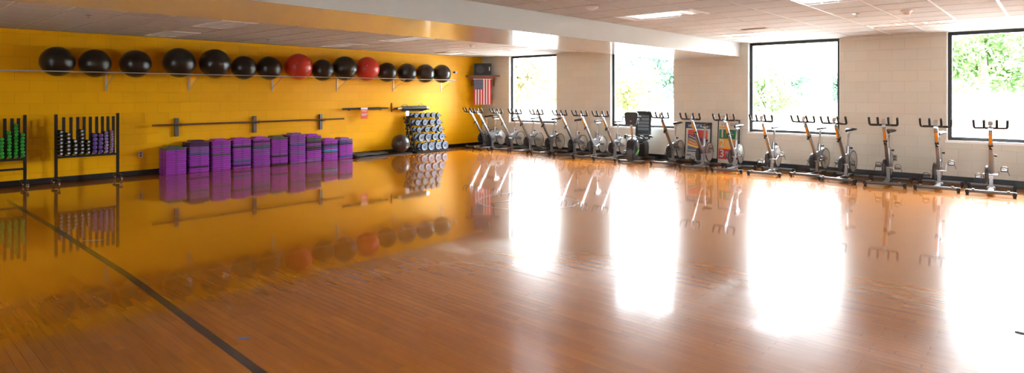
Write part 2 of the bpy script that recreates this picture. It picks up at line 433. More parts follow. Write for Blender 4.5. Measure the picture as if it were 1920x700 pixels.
ball_labels = ['black exercise ball, leftmost on the wall rack', 'black exercise ball touching the right side of the leftmost ball',
 'black exercise ball standing alone with gaps on both sides on the wall rack', 'large black exercise ball, left one of the pair of biggest balls',
 'large black exercise ball, right one of the pair of biggest balls', 'smaller black exercise ball just right of the biggest pair',
 'black exercise ball touching the left side of the larger red ball', 'large red exercise ball, left one of the two red balls',
 'smaller black exercise ball just right of the larger red ball', 'large black exercise ball just left of the second red ball',
 'red exercise ball, right one of the two red balls', 'black exercise ball just right of the second red ball',
 'black exercise ball, third from the right end of the wall rack', 'black exercise ball, second from the right end of the wall rack',
 'black exercise ball at the right end of the wall rack']
BX, RZ, HS = .33, 1.985, .205
for (y, r, c), l in zip(balls, ball_labels):
    ball((BX, y, RZ+math.sqrt((r+.008)**2-HS**2)), r, m_rd if c else m_bk, l, 'exercise balls on the wall rack')
t = empty('ball_rack', (0, -7, RZ)); tag(t, 'long thin metal wall rack of two rails holding the exercise balls', 'rack')
for x in (BX-HS, BX+HS):
    bm = NB(); add_tube(bm, [(x, -6, 0), (x, 5.40, 0)], .008, 8); link('rail', bm, m_bracket, t)
for y in (-11.7, -10.03, -8.56, -6.78, -5.10, -3.39, -1.69):
    bm = NB(); Y = y+7
    add_box(bm, (.008, Y, -.16), (.014, .032, .34)); add_box(bm, (.27, Y, -.012), (.54, .014, .010))
    add_tube(bm, [(.012, Y, -.27), (.52, Y, -.012)], .006, 8)
    link('bracket', bm, m_bracket, t, smooth=False)
# end plate of the rail
# motion sensor
t = empty('motion_sensor', (0, -1.14, 2.23)); tag(t, 'small white motion sensor on the yellow wall right of the balls', 'sensor')
bm = NB(); add_rbox(bm, (.02, .03, 0), (.04, .11, .06), .008); link('sensor_housing', bm, m_white, t)
bm = NB(); add_lathe(bm, [(.024, -.05), (.024, .015), (.015, .03), (.002, .032)], (.03, -.05, 0), 'X', 16); link('sensor_lens', bm, m_darkgrey, t)

# ------------------------------------------------------------------ outlets
def outlet(loc, rz, col, label):
    t = empty('wall_outlet', loc, rz); tag(t, label, 'outlet')
    bm = NB(); add_rbox(bm, (.004, 0, 0), (.008, .075, .118), .003); link('cover_plate', bm, col, t)
    bm = NB()
    for z in (-.025, .025): add_rbox(bm, (.009, 0, z), (.004, .034, .03), .002)
    link('socket', bm, m_darkgrey, t)
outlet((0, -9.45, .41), 0, m_white, 'white outlet on the yellow wall left of the purple steps')
outlet((11.02, 0, .38), -PI/2, mat('grey_plate', (.25,.22,.19,1), .4, .3), 'grey outlet low on the cream wall between the two right windows')

# ------------------------------------------------------------------ aerobic steps
def plastic(name, c, r=.36): return noisy(mat(name, c, r), 14, .06)
SC = {'P': ('purple', plastic('purple_plastic', (.34, .050, .42, 1))), 'L': ('dusty lilac', plastic('lilac_plastic', (.25, .10, .33, 1))),
      'D': ('dark plum', plastic('plum_plastic', (.075, .028, .085, 1))), 'G': ('grey', plastic('grey_plastic', (.10, .115, .095, 1))),
      'B': ('slate blue', plastic('slate_plastic', (.075, .10, .24, 1))), 'C': ('light blue', plastic('sky_plastic', (.08, .28, .62, 1)))}
PITCH = .0437; SW = .195    # half width of a step
def step_mesh(m):
    bm = NB(); n = 24
    def loop(h, z, e=5):      # rounded square
        vs = []
        r = .022
        for cx, cy, a0 in ((1,1,0),(-1,1,90),(-1,-1,180),(1,-1,270)):
            for k in range(6):
                a = math.radians(a0+90*k/5); vs.append(bm.verts.new((cx*(h-r)+r*math.cos(a), cy*(h-r)+r*math.sin(a), z)))
        return vs
    # outer skin from the foot up over rim, deck, raised platform; then the inner skin back down
    Ls = [loop(SW-.012, .002), loop(SW-.009, .012), loop(SW-.004, .020), loop(SW, .028), loop(SW, .041), loop(SW-.006, PITCH),
          loop(SW-.052, PITCH+.0005), loop(SW-.060, PITCH+.004), loop(SW-.074, PITCH+.034), loop(SW-.080, PITCH+.0385)]
    inner = [loop(SW-.086, PITCH+.034), loop(SW-.080, PITCH-.003+.004), loop(SW-.058, PITCH-.004), loop(SW-.014, PITCH-.004), loop(SW-.018, .002)]
    def br(a, b):
        for k in range(n): bm.faces.new([a[k], a[(k+1)%n], b[(k+1)%n], b[k]])
    for a, b in zip(Ls, Ls[1:]): br(a, b)
    bm.faces.new(Ls[-1]); bm.faces.new(inner[0][::-1])
    for a, b in zip(inner, inner[1:]): br(a, b)
    br(inner[-1], Ls[0])
    # finger notches in the skirt and ribbed top
    for sx, sy in ((1,0),(-1,0),(0,1),(0,-1)):
        add_box(bm, (sx*(SW-.003), sy*(SW-.003), .019), (.004 if sx else .05, .004 if sy else .05, .011), mi=1)
    for k in range(-3, 4): add_box(bm, (k*.028, 0, PITCH+.0385), (.010, .20, .0018))
    return bm
step_proto = {}
for k, (nm, m) in SC.items():
    o = link('aerobic_step', step_mesh(m), [m, m_rubber]); step_proto[k] = o
used = set()
stacks = [  # y of the centre, x of the centre, colours from the floor up
 (-8.94, .205, 'PPPPPPPPPPPG'), (-8.50, .20, 'PPDPPPPPBLLLDD'), (-8.06, .20, 'PPPPPPPGPPPLPP'), (-7.63, .20, 'PDPBLPPPPLDLPP'),
 (-7.20, .20, 'PLPPPPLPLBGPDP'), (-6.79, .20, 'DPPPDLPPPPPPPG'), (-6.36, .205, 'LPPPLLLPPBLLLPL'), (-5.95, .20, 'LLPPPPDDGPDGGP'),
 (-5.51, .20, 'PPPPGCPBDPP'), (-5.09, .20, 'PBPPPPPPDBL')]
for si, (y, x, cols) in enumerate(stacks):
    where = 'the leftmost stack' if si == 0 else 'the rightmost stack' if si == 9 else 'the %s stack from the left' % ordn(si)
    for k, c in enumerate(cols):
        if c in used: o = step_proto[c].copy(); COL.objects.link(o)
        else: o = step_proto[c]; used.add(c)
        o.location = (x+random.uniform(-.002, .002), y+random.uniform(-.002, .002), k*PITCH)
        pos = 'bottom of' if k == 0 else 'topmost of' if k == len(cols)-1 else '%s up in' % ordn(k)
        lab_ = '%s aerobic step, %s %s' % (SC[c][0], pos, where)
        tag(o, lab_, 'aerobic step', 'stacked aerobic steps by the yellow wall')

# ------------------------------------------------------------------ rolling dumbbell racks
m_green = noisy(mat('green_neoprene', (.035, .42, .045, 1), .35), 30, .15)
m_purp = noisy(mat('violet_neoprene', (.12, .06, .30, 1), .38), 30, .15)
m_mauve = noisy(mat('mauve_neoprene', (.30, .20, .42, 1), .38), 30, .15)
def dumbbell_mesh(hr, hl, L, cap):
    bm = NB(); add_tube(bm, [(-L/2, 0, 0), (L/2, 0, 0)], .013, 10)
    for s in (-1, 1):
        c = (s*(L/2-hl/2), 0, 0)
        add_lathe(bm, [(hr*.55, -hl/2), (hr*.9, -hl/2+.006), (hr, -hl*.2), (hr, hl*.2), (hr*.9, hl/2-.006), (hr*.62, hl/2)], c, 'X', 12)
        if cap: add_lathe(bm, [(hr*.58, 0), (hr*.55, .003), (.001, .003)] if s > 0 else [(.001, -.003), (hr*.55, -.003), (hr*.58, 0)], (s*L/2, 0, 0), 'X', 12, mi=1)
    return bm
m_mark = mat('pale_grey_marking', (.45, .47, .52, 1), .35)
m_bneo = mat('black_neoprene', (.010, .010, .011, 1), .35)
def rolling_rack(X, yl, yr, bars, label, low):
    t = empty('dumbbell_rack', (X, (yl+yr)/2, 0)); tag(t, label, 'dumbbell rack', 'rolling dumbbell racks'); h = (yr-yl)/2
    for s in (-1, 1):
        bm = NB(); add_rbox(bm, (0, s*h, .655), (.05, .042, 1.17), .004); link('end_post', bm, m_blackm, t)
        bm = NB(); add_rbox(bm, (.0, s*h, .105), (.46, .05, .035), .006); link('foot', bm, m_blackm, t)
        for q in (-1, 1):
            w = NB(); cx = q*.21
            add_lathe(w, [(.022, -.012), (.036, -.010), (.038, 0), (.036, .010), (.022, .012)], (cx+.01, s*h, .038), 'Y', 20)
            wo = link('caster_wheel', w, m_chrome, t)
            f = NB(); add_box(f, (cx+.005, s*h-.017, .062), (.03, .003, .052)); add_box(f, (cx+.005, s*h+.017, .062), (.03, .003, .052)); add_box(f, (cx, s*h, .086), (.04, .038, .005))
            link('caster_fork', f, m_chrome, wo, smooth=False)
    bm = NB(); add_rbox(bm, (0, 0, .49), (.10, 2*h-.042, .035), .004); link('tray', bm, m_blackm, t)
    if low: bm = NB(); add_rbox(bm, (0, 0, .325), (.04, 2*h-.042, .035), .004); link('crossbar', bm, m_blackm, t)
    for y in bars:
        bm = NB(); add_rbox(bm, (0, y-(yl+yr)/2, .845), (.02, .046, .68), .003); link('divider_bar', bm, m_blackm, t)
    return t
bars2 = [-10.77, -10.665, -10.565, -10.47, -10.375, -10.28, -10.19, -10.105, -10.02]
rolling_rack(.42, -10.88, -9.95, bars2, 'black rolling rack of upright bars holding black and purple dumbbells', False)
bars1 = [-12.03, -11.935, -11.84, -11.745, -11.65, -11.555, -11.46, -11.375]
rolling_rack(.32, -12.12, -11.29, bars1, 'black rolling rack with green dumbbells, cut by the left picture edge', True)
protos = {}
def column(X, y, n, hr, pitch, kind, m, lab_, group, z0=.52):
    for k in range(n):
        key = (kind, hr)
        if key not in protos:
            o = link('dumbbell', dumbbell_mesh(hr, .06, .21, kind == 'black'), [m, m_mark]); protos[key] = o
        else: o = protos[key].copy(); COL.objects.link(o)
        o.location = (X+random.uniform(-.012, .012), y+random.uniform(-.004, .004), z0+hr+.003+k*pitch); o.rotation_euler.x = random.uniform(0, 6)
        p = 'bottom of' if k == 0 else 'topmost in' if k == n-1 else '%s up in' % ordn(k)
        tag(o, '%s dumbbell %s %s' % (kind, p, lab_), 'dumbbell', group)
ylist = [-10.822, -10.7175, -10.615, -10.5175, -10.4225, -10.3275, -10.235, -10.1475, -10.0625]
specs = [(7, .030, .0635, 'black', m_bneo), (6, .032, .066, 'black', m_bneo), (4, .033, .068, 'black', m_bneo), (7, .031, .064, 'black', m_bneo),
         (4, .030, .063, 'black', m_bneo), (5, .036, .073, 'dark purple', m_purp), (5, .035, .072, 'dark purple', m_purp), (7, .028, .0565, 'mauve', m_mauve), (9, .022, .045, 'pale mauve', m_mauve)]
for i, (y, (n, hr, p, k, m)) in enumerate(zip(ylist, specs)):
    column(.42, y, n, hr, p, k, m, 'the %s column on the black and purple rack' % ordn(i) if i < 8 else 'the rightmost column on the black and purple rack', 'dumbbells on the black and purple rack')
for i, (y, n, hr, p, w) in enumerate([(-11.6025, 6, .029, .0585, 'the first visible column of the green rack'), (-11.5075, 8, .028, .057, 'the second visible column of the green rack'),
        (-11.4175, 11, .0255, .052, 'the tallest column of the green rack'), (-11.3325, 7, .029, .0585, 'the rightmost column of the green rack')]):
    column(.32, y, n, hr, p, 'green', m_green, w, 'green dumbbells on the left rack')

# ------------------------------------------------------------------ wall barre
m_barwood = mat('brown_barre', (.13, .05, .02, 1), .4)
t = empty('wall_barre', (0, -7.15, .975)); tag(t, 'long thin brown barre on three grey brackets above the purple steps', 'barre')
bm = NB(); add_tube(bm, [(.15, -2.14, -.002), (.15, 2.15, .002)], .019, 12); link('rail', bm, m_barwood, t)
for y in (-8.81, -7.2, -5.57):
    Y = y+7.15; bm = NB(); add_rbox(bm, (.03, Y, -.06), (.055, .075, .37), .003); link('bracket', bm, m_grey, t)
    bm = NB(); add_box(bm, (.10, Y+.0, -.03), (.10, .03, .02)); add_tube(bm, smooth_path([(.06, Y+.05, -.015), (.13, Y+.05, -.035), (.175, Y+.05, 0), (.15, Y+.05, .035)]), .005, 8); link('saddle_hook', bm, m_grey, t)

# padded bar with warning sign
t = empty('padded_bar', (.1, -4.31, 1.215)); tag(t, 'slim black weight bar hung level on the yellow wall, red sign on it', 'bar')
bm = NB(); add_tube(bm, [(0, -.69, 0), (0, -.25, 0)], .026, 14); add_tube(bm, [(0, -.25, 0), (0, .42, 0)], .030, 14); add_tube(bm, [(0, .42, 0), (0, .68, 0)], [.026, .020], 14); link('bar', bm, m_blackm, t)
for y in (-.5, .45):
    bm = NB(); add_tube(bm, smooth_path([(-.095, y, -.02), (-.02, y, -.045), (.035, y, -.02), (.036, y, .03)]), .006, 8); link('hook', bm, m_grey, t)
m_redp = mat('orange_red_print', (.72, .11, .035, 1), .6)
t = empty('warning_sign', (.135, -4.40, 1.10)); tag(t, 'small red and white notice hanging from the slim black bar', 'sign')
bm = NB(); add_box(bm, (0, 0, 0), (.003, .21, .29)); link('sign_panel', bm, m_redp, t, smooth=False)
bm = NB()
add_box(bm, (.002, 0, .12), (.002, .2, .045)); add_box(bm, (.002, 0, -.03), (.002, .17, .018)); add_box(bm, (.002, -.02, -.06), (.002, .12, .010))
add_box(bm, (.002, 0, .07), (.002, .16, .006)); add_box(bm, (.002, .0, .05), (.002, .14, .006))
link('sign_print', bm, m_paper, t, smooth=False)

# wrapped bars bundle
t = empty('wrapped_bar_bundle', (.12, -2.79, 1.195)); tag(t, 'thick black wrapped bundle with silvery ends hung above the dumbbell rack', 'bar')
bm = NB()
for a in range(5):
    q = 2*PI*a/5; add_tube(bm, [(.03*math.cos(q), -.44, .03*math.sin(q)), (.03*math.cos(q), .42, .03*math.sin(q))], .038, 14)
link('wrapping', bm, m_blackm, t)
for a, b_, nm in ((-.44, -.56, 'bar_end'), (.42, .56, 'bar_end')):
    bm = NB(); add_tube(bm, [(0, a, 0), (0, a+(b_-a)*.75, 0)], [.058, .050], 14); add_tube(bm, [(0, a+(b_-a)*.75, 0), (0, b_, 0)], [.034, .026], 14); link(nm, bm, m_chrome, t)
bm = NB(); add_tube(bm, [(0, -.56, 0), (0, -.68, 0)], [.030, .012], 12); link('bar_tip', bm, m_blackm, t)
for y in (-.30, .25):
    bm = NB(); add_tube(bm, smooth_path([(0, y-.09, .055), (0, y-.06, .10), (0, y, .11), (0, y+.06, .10), (0, y+.09, .055)]), .006, 8); link('carry_loop', bm, m_rubber, t)
bm = NB(); add_rbox(bm, (-.108, -.66, .03), (.02, .035, .24), .003); add_tube(bm, [(-.1, -.66, -.03), (.04, -.66, -.03)], .010, 8); link('wall_hook', bm, m_barwood, t)
for q in (-.3, .3):
    bm = NB(); add_tube(bm, [(-.118, q, -.075), (.05, q, -.075)], .010, 8); link('support_peg', bm, m_barwood, t)
bm = NB(); add_box(bm, (0, 0, 0), (.003, .12, .15), Matrix.Rotation(.08, 3, 'X')); o = link('paper_tag', bm, m_paper, smooth=False)
for k in range(4): pass
o.location = (.14, -3.02, 1.065); tag(o, 'small white paper tag hanging just above the dumbbell rack', 'tag')

# ------------------------------------------------------------------ rubber mats and big grey ball
bm = NB()
def slab(bm, poly, z0, th, wave):
    n = 26
    (xa0, xb0), (ya, yb) = poly
    top = []; bot = []
    for i in range(n+1):
        y = ya+(yb-ya)*i/n; rt = []; rb = []
        for j in range(7):
            u = j/6; e = math.sin(PI*i/n)**.35 if 0 < i < n else 0
            x = xa0+(xb0-xa0)*u*(1 if i not in (0, n) else .92)
            z = z0+wave*(math.sin(i*.55+u*2)*.5+.5)*e*(1-.4*u)
            rt.append(bm.verts.new((x, y, z+th))); rb.append(bm.verts.new((x, y, z)))
        top.append(rt); bot.append(rb)
    for i in range(n):
        for j in range(6):
            bm.faces.new([top[i][j], top[i+1][j], top[i+1][j+1], top[i][j+1]]); bm.faces.new([bot[i][j+1], bot[i+1][j+1], bot[i+1][j], bot[i][j]])
        bm.faces.new([top[i][0], bot[i][0], bot[i+1][0], top[i+1][0]]); bm.faces.new([top[i][6], top[i+1][6], bot[i+1][6], bot[i][6]])
    for i in (0, n):
        for j in range(6): bm.faces.new([top[i][j], top[i][j+1], bot[i][j+1], bot[i][j]])
m_mat1 = noisy(mat('black_mat', (.011, .010, .009, 1), .45), 20, .2, .3)
m_mat2 = noisy(mat('olive_black_mat', (.030, .026, .018, 1), .6), 20, .2, .3)
bm = NB(); slab(bm, ((.02, .52), (-4.88, -3.12)), .0, .022, .010); o = link('exercise_mat', bm, m_mat1); tag(o, 'black exercise mat lying flat on the floor, bottom of the loose pile', 'exercise mat', 'mats by the yellow wall')
bm = NB(); slab(bm, ((.03, .44), (-4.86, -3.85)), .036, .050, .028); o = link('exercise_mat', bm, m_mat2); tag(o, 'rumpled olive-black exercise mat on top of the pile beside the steps', 'exercise mat', 'mats by the yellow wall')
bm = NB()
add_tube(bm, smooth_path([(.50, -4.62, .03), (.52, -4.35, .055), (.53, -4.15, .06), (.5, -3.9, .045), (.52, -3.7, .03)]), [.02, .02, .03, .035, .04, .045, .045, .045, .045, .045, .045, .04, .035, .03, .025, .02, .02, .02, .015, .015, .01][:21], 10)
ball((.40, -3.45, .035+.245), .245, m_gb, 'large grey exercise ball on the mats left of the dumbbell rack', None)
bm.free()

# ------------------------------------------------------------------ five-tier dumbbell rack
t = empty('slanted_dumbbell_rack', (0, -2.42, 0)); tag(t, 'black slanted rack of round grey dumbbells in five rows near the corner', 'dumbbell rack')
def facex(z): return .24+(1.0-z)*.34
for y in (-3.0+2.42, -1.96+2.42):
    bm = NB(); add_rbox(bm, (.10, y, .49), (.05, .04, .98), .004); add_tube(bm, [(.16, y, .98), (.50, y, .03)], .020, 8); add_rbox(bm, (.31, y, .02), (.50, .05, .04), .005); link('side_frame', bm, m_blackm, t)
for z in (.16, .40, .61, .805, 1.0):
    x = facex(z); bm = NB()
    add_rbox(bm, (x-.02, 0, z-.032), (.018, 1.10, .022), .003); add_rbox(bm, (x-.09, 0, z-.032), (.018, 1.10, .022), .003); link('shelf_rail', bm, m_blackm, t)
bm = NB(); add_rbox(bm, (.30, 0, .022), (.62, 1.30, .018), .004); link('floor_mat', bm, m_mat1, t)
m_bluegrey = noisy(mat('blue_grey_urethane', (.15, .19, .26, 1), .42), 25, .1)
def big_db(y, z, r, label):
    x = facex(z)
    d = empty('round_dumbbell', (x, y, z), 0); tag(d, label, 'dumbbell', 'grey dumbbells on the slanted rack')
    bm = NB(); add_tube(bm, [(-.09, 0, 0), (.05, 0, 0)], .016, 12); add_lathe(bm, [(.2*r, 0), (.2*r, .004), (.001, .004)], (.095, 0, 0), 'X', 12); link('handle', bm, m_rubber, d)
    for x0 in (-.11, .065):
        bm = NB(); add_lathe(bm, [(r*.8, -.035), (r*.96, -.03), (r, -.018), (r, .018), (r*.96, .026)], (x0, 0, 0), 'X', 28)
        add_lathe(bm, [(r*.955, .0262), (r*.85, .031), (r*.80, .027), (r*.42, .027), (r*.38, .032), (.002, .032)], (x0, 0, 0), 'X', 28, mi=1)
        link('weight_head', bm, [m_rubber, m_bluegrey], d)
rows = [(1.0, .070, [-2.87,-2.65,-2.455,-2.26,-2.065]), (.805, .088, [-2.87,-2.614,-2.36,-2.12]), (.613, .084, [-2.87,-2.59,-2.35,-2.10]), (.402, .106, [-2.85,-2.61,-2.365,-2.11]), (.163, .116, [-2.81,-2.568,-2.32,-2.066])]
rn = ['top row', 'second row down', 'middle row', 'fourth row down', 'bottom row']
for (z, r, ys), w in zip(rows, rn):
    for i, y in enumerate(ys):
        e = 'leftmost' if i == 0 else 'rightmost' if i == len(ys)-1 else '%s from the left' % ordn(i)
        big_db(y, z, r*(1 if i % 2 else .95), 'round grey dumbbell, %s, %s of the slanted rack' % (e, w))
for k in range(11):
    u = k/10; x = .17+.31*u; z = .92-.85*u
    if k == 0:
        bm = NB(); add_tube(bm, [(-.045, 0, 0), (.045, 0, 0)], .009, 8, mi=1)
        for s in (-1, 1): add_lathe(bm, [(.022, -.018), (.032, -.012), (.032, .012), (.022, .018)], (s*.05, 0, 0), 'X', 8); add_lathe(bm, [(.016, -.003), (.016, .003), (.001, .003)], (s*.069, 0, 0), 'X', 8, mi=1)
        pr = o = link('small_dumbbell', bm, [m_blackm, m_chrome])
    else: o = pr.copy(); COL.objects.link(o)
    o.location = (x-.035, -3.065-.012*(k % 2), z); o.rotation_euler = (0, .3*(-1)**k, 1.2+.25*(k % 3))
    p = 'topmost' if k == 0 else 'lowest' if k == 10 else '%s from the top' % ordn(k)
    tag(o, 'small black and chrome dumbbell, %s in the column beside the slanted rack' % p, 'dumbbell', 'small dumbbells on the side of the slanted rack')
bm = NB()
for dx in (-.075, .075): add_tube(bm, [(.135+dx, 0, .96), (.455+dx, 0, .035)], .012, 8)
for k in range(11):
    u = k/10; add_box(bm, (.135+.31*u, .0, .89-.85*u), (.15, .03, .008))
o = link('side_holder', bm, m_blackm, t); o.location = (0, -3.05+2.42, 0)

# ------------------------------------------------------------------ corner shelf, speaker and flag
m_redwood = noisy(mat('reddish_wood', (.20, .045, .012, 1), .35), 12, .2)
A_ = Vector((.0, -.70, 0)); n_ = Vector((.70, -.72, 0)).normalized(); d_ = Vector((.72, .70, 0)).normalized()
t = empty('corner_shelf', (0, 0, 2.125)); tag(t, 'reddish wooden corner shelf on brackets, carrying the black speaker', 'shelf')
bm = NB(); add_prism(bm, [(.004, -.006), (.004, -.70), (.05, -.76), (.10, -.74), (.755, -.10), (.80, -.05), (.76, -.006)], 'Z', -.02, .022, r=.004); link('shelf_board', bm, m_redwood, t)
zr = math.atan2(d_.y, d_.x); Rz = Matrix.Rotation(zr, 3, 'Z')
mid = (Vector((.05, -.76, 0))+Vector((.80, -.05, 0)))/2
bm = NB(); add_rbox(bm, mid-n_*.05+Vector((0, 0, -.055)), (.74, .02, .07), .003, Rz); link('shelf_apron', bm, m_redwood, t)
for s in (-.33, .33):
    bm = NB(); c = mid+d_*s-n_*.13
    tb = NB(); add_prism(tb, [(.10, 0), (.10, -.04), (-.03, -.25), (-.10, -.28), (-.10, 0)], 'X', -.022, .022, r=.002)
    # local (y -> outward)
    M = Matrix(((d_.x, n_.x, 0, c.x), (d_.y, n_.y, 0, c.y), (0, 0, 1, -.02), (0, 0, 0, 1))); merge(bm, tb, M); tb.free()
    link('shelf_bracket', bm, m_redwood, t)
sp = empty('loudspeaker', (mid.x-n_.x*.20, mid.y-n_.y*.20, 2.148), zr); tag(sp, 'black loudspeaker lying on the wooden corner shelf', 'loudspeaker')
# local x along the shelf, local -y towards the room
bm = NB(); add_prism(bm, [(-.27, -.12), (.27, -.12), (.20, .14), (-.20, .14)], 'Z', 0, .37, r=.006); link('cabinet', bm, m_darkgrey, sp)
m_grille = mat('black_grille', (.012, .012, .012, 1), .55)
bm = NB(); add_rbox(bm, (-.0, -.122, .185), (.49, .014, .33), .005); link('grille', bm, m_grille, sp)
bm = NB(); add_lathe(bm, [(.13, .0), (.13, -.006), (.118, -.008), (.11, .0), (.03, .004), (.02, -.003), (.001, -.004)], (-.08, -.13, .185), 'Y', 28); link('woofer_ring', bm, m_darkgrey, sp)
bm = NB(); add_rbox(bm, (.205, -.131, .20), (.03, .006, .12), .002); link('horn_badge', bm, mat('pale_gold_badge', (.55, .48, .33, 1), .3, .5), sp)
# flag
m_fr = mat('flag_red', (.62, .02, .03, 1), .7); m_fw = mat('flag_white', (.75, .72, .70, 1), .7); m_fb = mat('flag_navy', (.045, .04, .11, 1), .7)
W_, H_ = .53, .76
bm = NB(); nx, ny = 52, 20
def wav(x, z): return .008*math.sin(x*26+z*3)*(.3-z)
grid = [[bm.verts.new((x, wav(x, z), z)) for x in [W_*i/nx for i in range(nx+1)]] for z in [-H_*j/ny for j in range(ny+1)]]
for j in range(ny):
    for i in range(nx):
        f = bm.faces.new([grid[j][i], grid[j+1][i], grid[j+1][i+1], grid[j][i+1]])
        st = i//4; f.material_index = 2 if (i < 28 and j < 8) else (0 if st % 2 == 0 else 1)
bk = [[bm.verts.new((v.co.x, v.co.y+.003, v.co.z)) for v in r] for r in grid]
for j in range(ny):
    for i in range(nx):
        f = bm.faces.new([bk[j][i], bk[j][i+1], bk[j+1][i+1], bk[j+1][i]]); f.material_index = 2 if (i < 28 and j < 8) else (0 if (i//4) % 2 == 0 else 1)
for r_ in range(9):
    cols_ = 6 if r_ % 2 == 0 else 5
    for c_ in range(cols_):
        # hung upright: the rows of stars run down the cloth
        sx_ = .285*(r_+.75)/9.5; sz_ = -.304*((c_+.55) if r_ % 2 == 0 else (c_+1.05))/6.1
        P5 = [(sx_+(.0125 if k % 2 == 0 else .005)*math.sin(PI*k/5), sz_+(.0125 if k % 2 == 0 else .005)*math.cos(PI*k/5)) for k in range(10)]
        vs = [bm.verts.new((a, wav(a, b)-.0015, b)) for a, b in P5]; f = bm.faces.new(vs); f.material_index = 1
fl = link('flag', bm, [m_fr, m_fw, m_fb], ang=180)
fo = mid-n_*.025-d_*(W_/2); fl.location = (fo.x, fo.y, 2.03); fl.rotation_euler.z = zr
tag(fl, 'red, white and blue striped flag hung upright under the corner shelf', 'flag')
bm = NB(); add_tube(bm, [(-.02, .0015, .006), (W_+.02, .0015, .006)], .008, 8); link('hanging_rod', bm, m_white, fl)

# ------------------------------------------------------------------ spin bikes
def make_bike():
    """origin on the floor under the front stabiliser; the bike faces local -y"""
    t = empty('spin_bike', (0, 0, 0))
    # main post, lower strut and link to the seat tube
    bm = NB()
    a, b = Vector((0, -.065, 1.03)), Vector((0, .50, .27))
    ang = math.atan2(b.y-a.y, a.z-b.z)
    L = (a-b).length; R_ = Matrix.Rotation(ang, 3, 'X')
    add_rbox(bm, (a+b)/2, (.050, .075, L), .016, R_)
    link('main_post', bm, m_silver, t)
    bm = NB()
    add_rbox(bm, (0, .49, .185), (.05, .085, .29), .014, Matrix.Rotation(.10, 3, 'X'))
    add_prism(bm, [(.44, .04), (.54, .04), (.56, .085), (.42, .085)], 'X', -.055, .055, r=.008)
    link('lower_strut', bm, m_silver, t)
    bm = NB()
    add_prism(bm, [(.33, .52), (.40, .38), (.50, .26), (.58, .27), (.62, .42), (.60, .50), (.52, .47), (.44, .46)], 'X', -.024, .024, r=.012)
    link('frame_gusset', bm, m_silver, t)
    bm = NB(); add_tube(bm, [(0, .575, .36), (0, .605, .62)], .028, 12, sy=1.3); link('seat_tube', bm, m_silver, t)
    bm = NB(); add_tube(bm, [(0, .60, .60), (0, .64, .86)], .019, 12); add_rbox(bm, (0, .665, .868), (.035, .20, .022), .006); link('seat_post', bm, m_chrome, t)
    bm = NB(); add_tube(bm, [(.02, .60, .585), (.075, .60, .585)], [.010, .018], 10); link('seat_knob', bm, m_rubber, t)
    # saddle
    bm = NB(); rows_ = []
    for y, w, z in ((.505, .020, .912), (.53, .028, .918), (.60, .034, .920), (.68, .055, .922), (.74, .090, .928), (.80, .098, .934), (.835, .080, .934)):
        rg = []
        for k in range(12):
            q = 2*PI*k/12; rg.append(bm.verts.new((w*math.cos(q), y, z+(.018 if math.sin(q) > 0 else .030)*math.sin(q))))
        rows_.append(rg)
    for p, q in zip(rows_, rows_[1:]):
        for k in range(12): bm.faces.new([p[k], p[(k+1)%12], q[(k+1)%12], q[k]])
    bm.faces.new(rows_[0]); bm.faces.new(rows_[-1][::-1]); link('saddle', bm, m_rubber, t)
    # handlebar: cross tube, four upright horns
    hb = NB(); zc = 1.065; yc = -.10
    for s in (-1, 1):
        add_tube(hb, smooth_path([(0, yc, zc), (s*.10, yc-.01, zc), (s*.165, yc-.015, zc), (s*.200, yc-.04, zc+.015), (s*.206, yc-.11, zc+.125)]), .0185, 10)
        add_tube(hb, smooth_path([(s*.078, yc, zc), (s*.078, yc-.04, zc+.01), (s*.078, yc-.085, zc+.06), (s*.078, yc-.125, zc+.13)]), .0185, 10)
    ho = link('handlebar', hb, m_rubber, t)
    bm = NB(); add_rbox(bm, (0, -.085, 1.055), (.06, .12, .05), .014); add_tube(bm, [(0, -.02, 1.05), (0, -.15, 1.085)], .022, 10); link('handlebar_stem', bm, m_silver, t)
    bm = NB(); add_rbox(bm, (0, -.135, 1.135), (.062, .028, .085), .010, Matrix.Rotation(-.5, 3, 'X')); co = link('console', bm, m_steel, t)
    bm = NB(); add_rbox(bm, (0, -.119, 1.143), (.046, .006, .055), .002, Matrix.Rotation(-.5, 3, 'X')); link('display', bm, m_darkgrey, co)
    # front plate near the top, coloured like the floor it mirrors; adjusting knob
    dirv = (b-a).normalized(); nrm = Vector((0, -math.cos(ang), -math.sin(ang)))
    c = a+dirv*.16+nrm*.0375; bm = NB(); add_rbox(bm, c, (.034, .006, .21), .002, R_); link('post_plate', bm, m_orange, t)
    c = a+dirv*.31+nrm*.05; bm = NB(); add_tube(bm, [c-nrm*.02, c+nrm*.03], [.012, .022], 12); link('post_knob', bm, m_rubber, t)
    bm = NB(); c = a+dirv*.30; add_rbox(bm, c, (.058, .083, .05), .008, R_); link('post_collar', bm, m_darkgrey, t)
    # belt guard with crank
    bm = NB(); add_lathe(bm, [(.04, -.030), (.12, -.026), (.142, -.012), (.145, .0), (.142, .012), (.12, .018), (.04, .02)], (-.052, .41, .29), 'X', 32); link('belt_guard', bm, m_darkgrey, t)
    cr = empty('crankset', (0, .44, .29)); cr.parent = t
    bm = NB(); add_tube(bm, [(-.10, 0, 0), (.10, 0, 0)], .014, 12); link('crank_axle', bm, m_steel, cr)
    for s in (-1, 1):
        bm = NB(); add_rbox(bm, (s*.098, 0, s*.08), (.016, .026, .185), .006); link('crank_arm', bm, m_steel, cr)
    # flywheel
    bm = NB(); add_lathe(bm, [(.196, -.009), (.205, -.011), (.212, -.007), (.212, .007), (.205, .011), (.196, .009), (.196, -.009)], (0, 0, 0), 'X', 40, closed=True)
    fw = link('flywheel_rim', bm, m_darkgrey, t); fw.location = (.0, .885, .305)
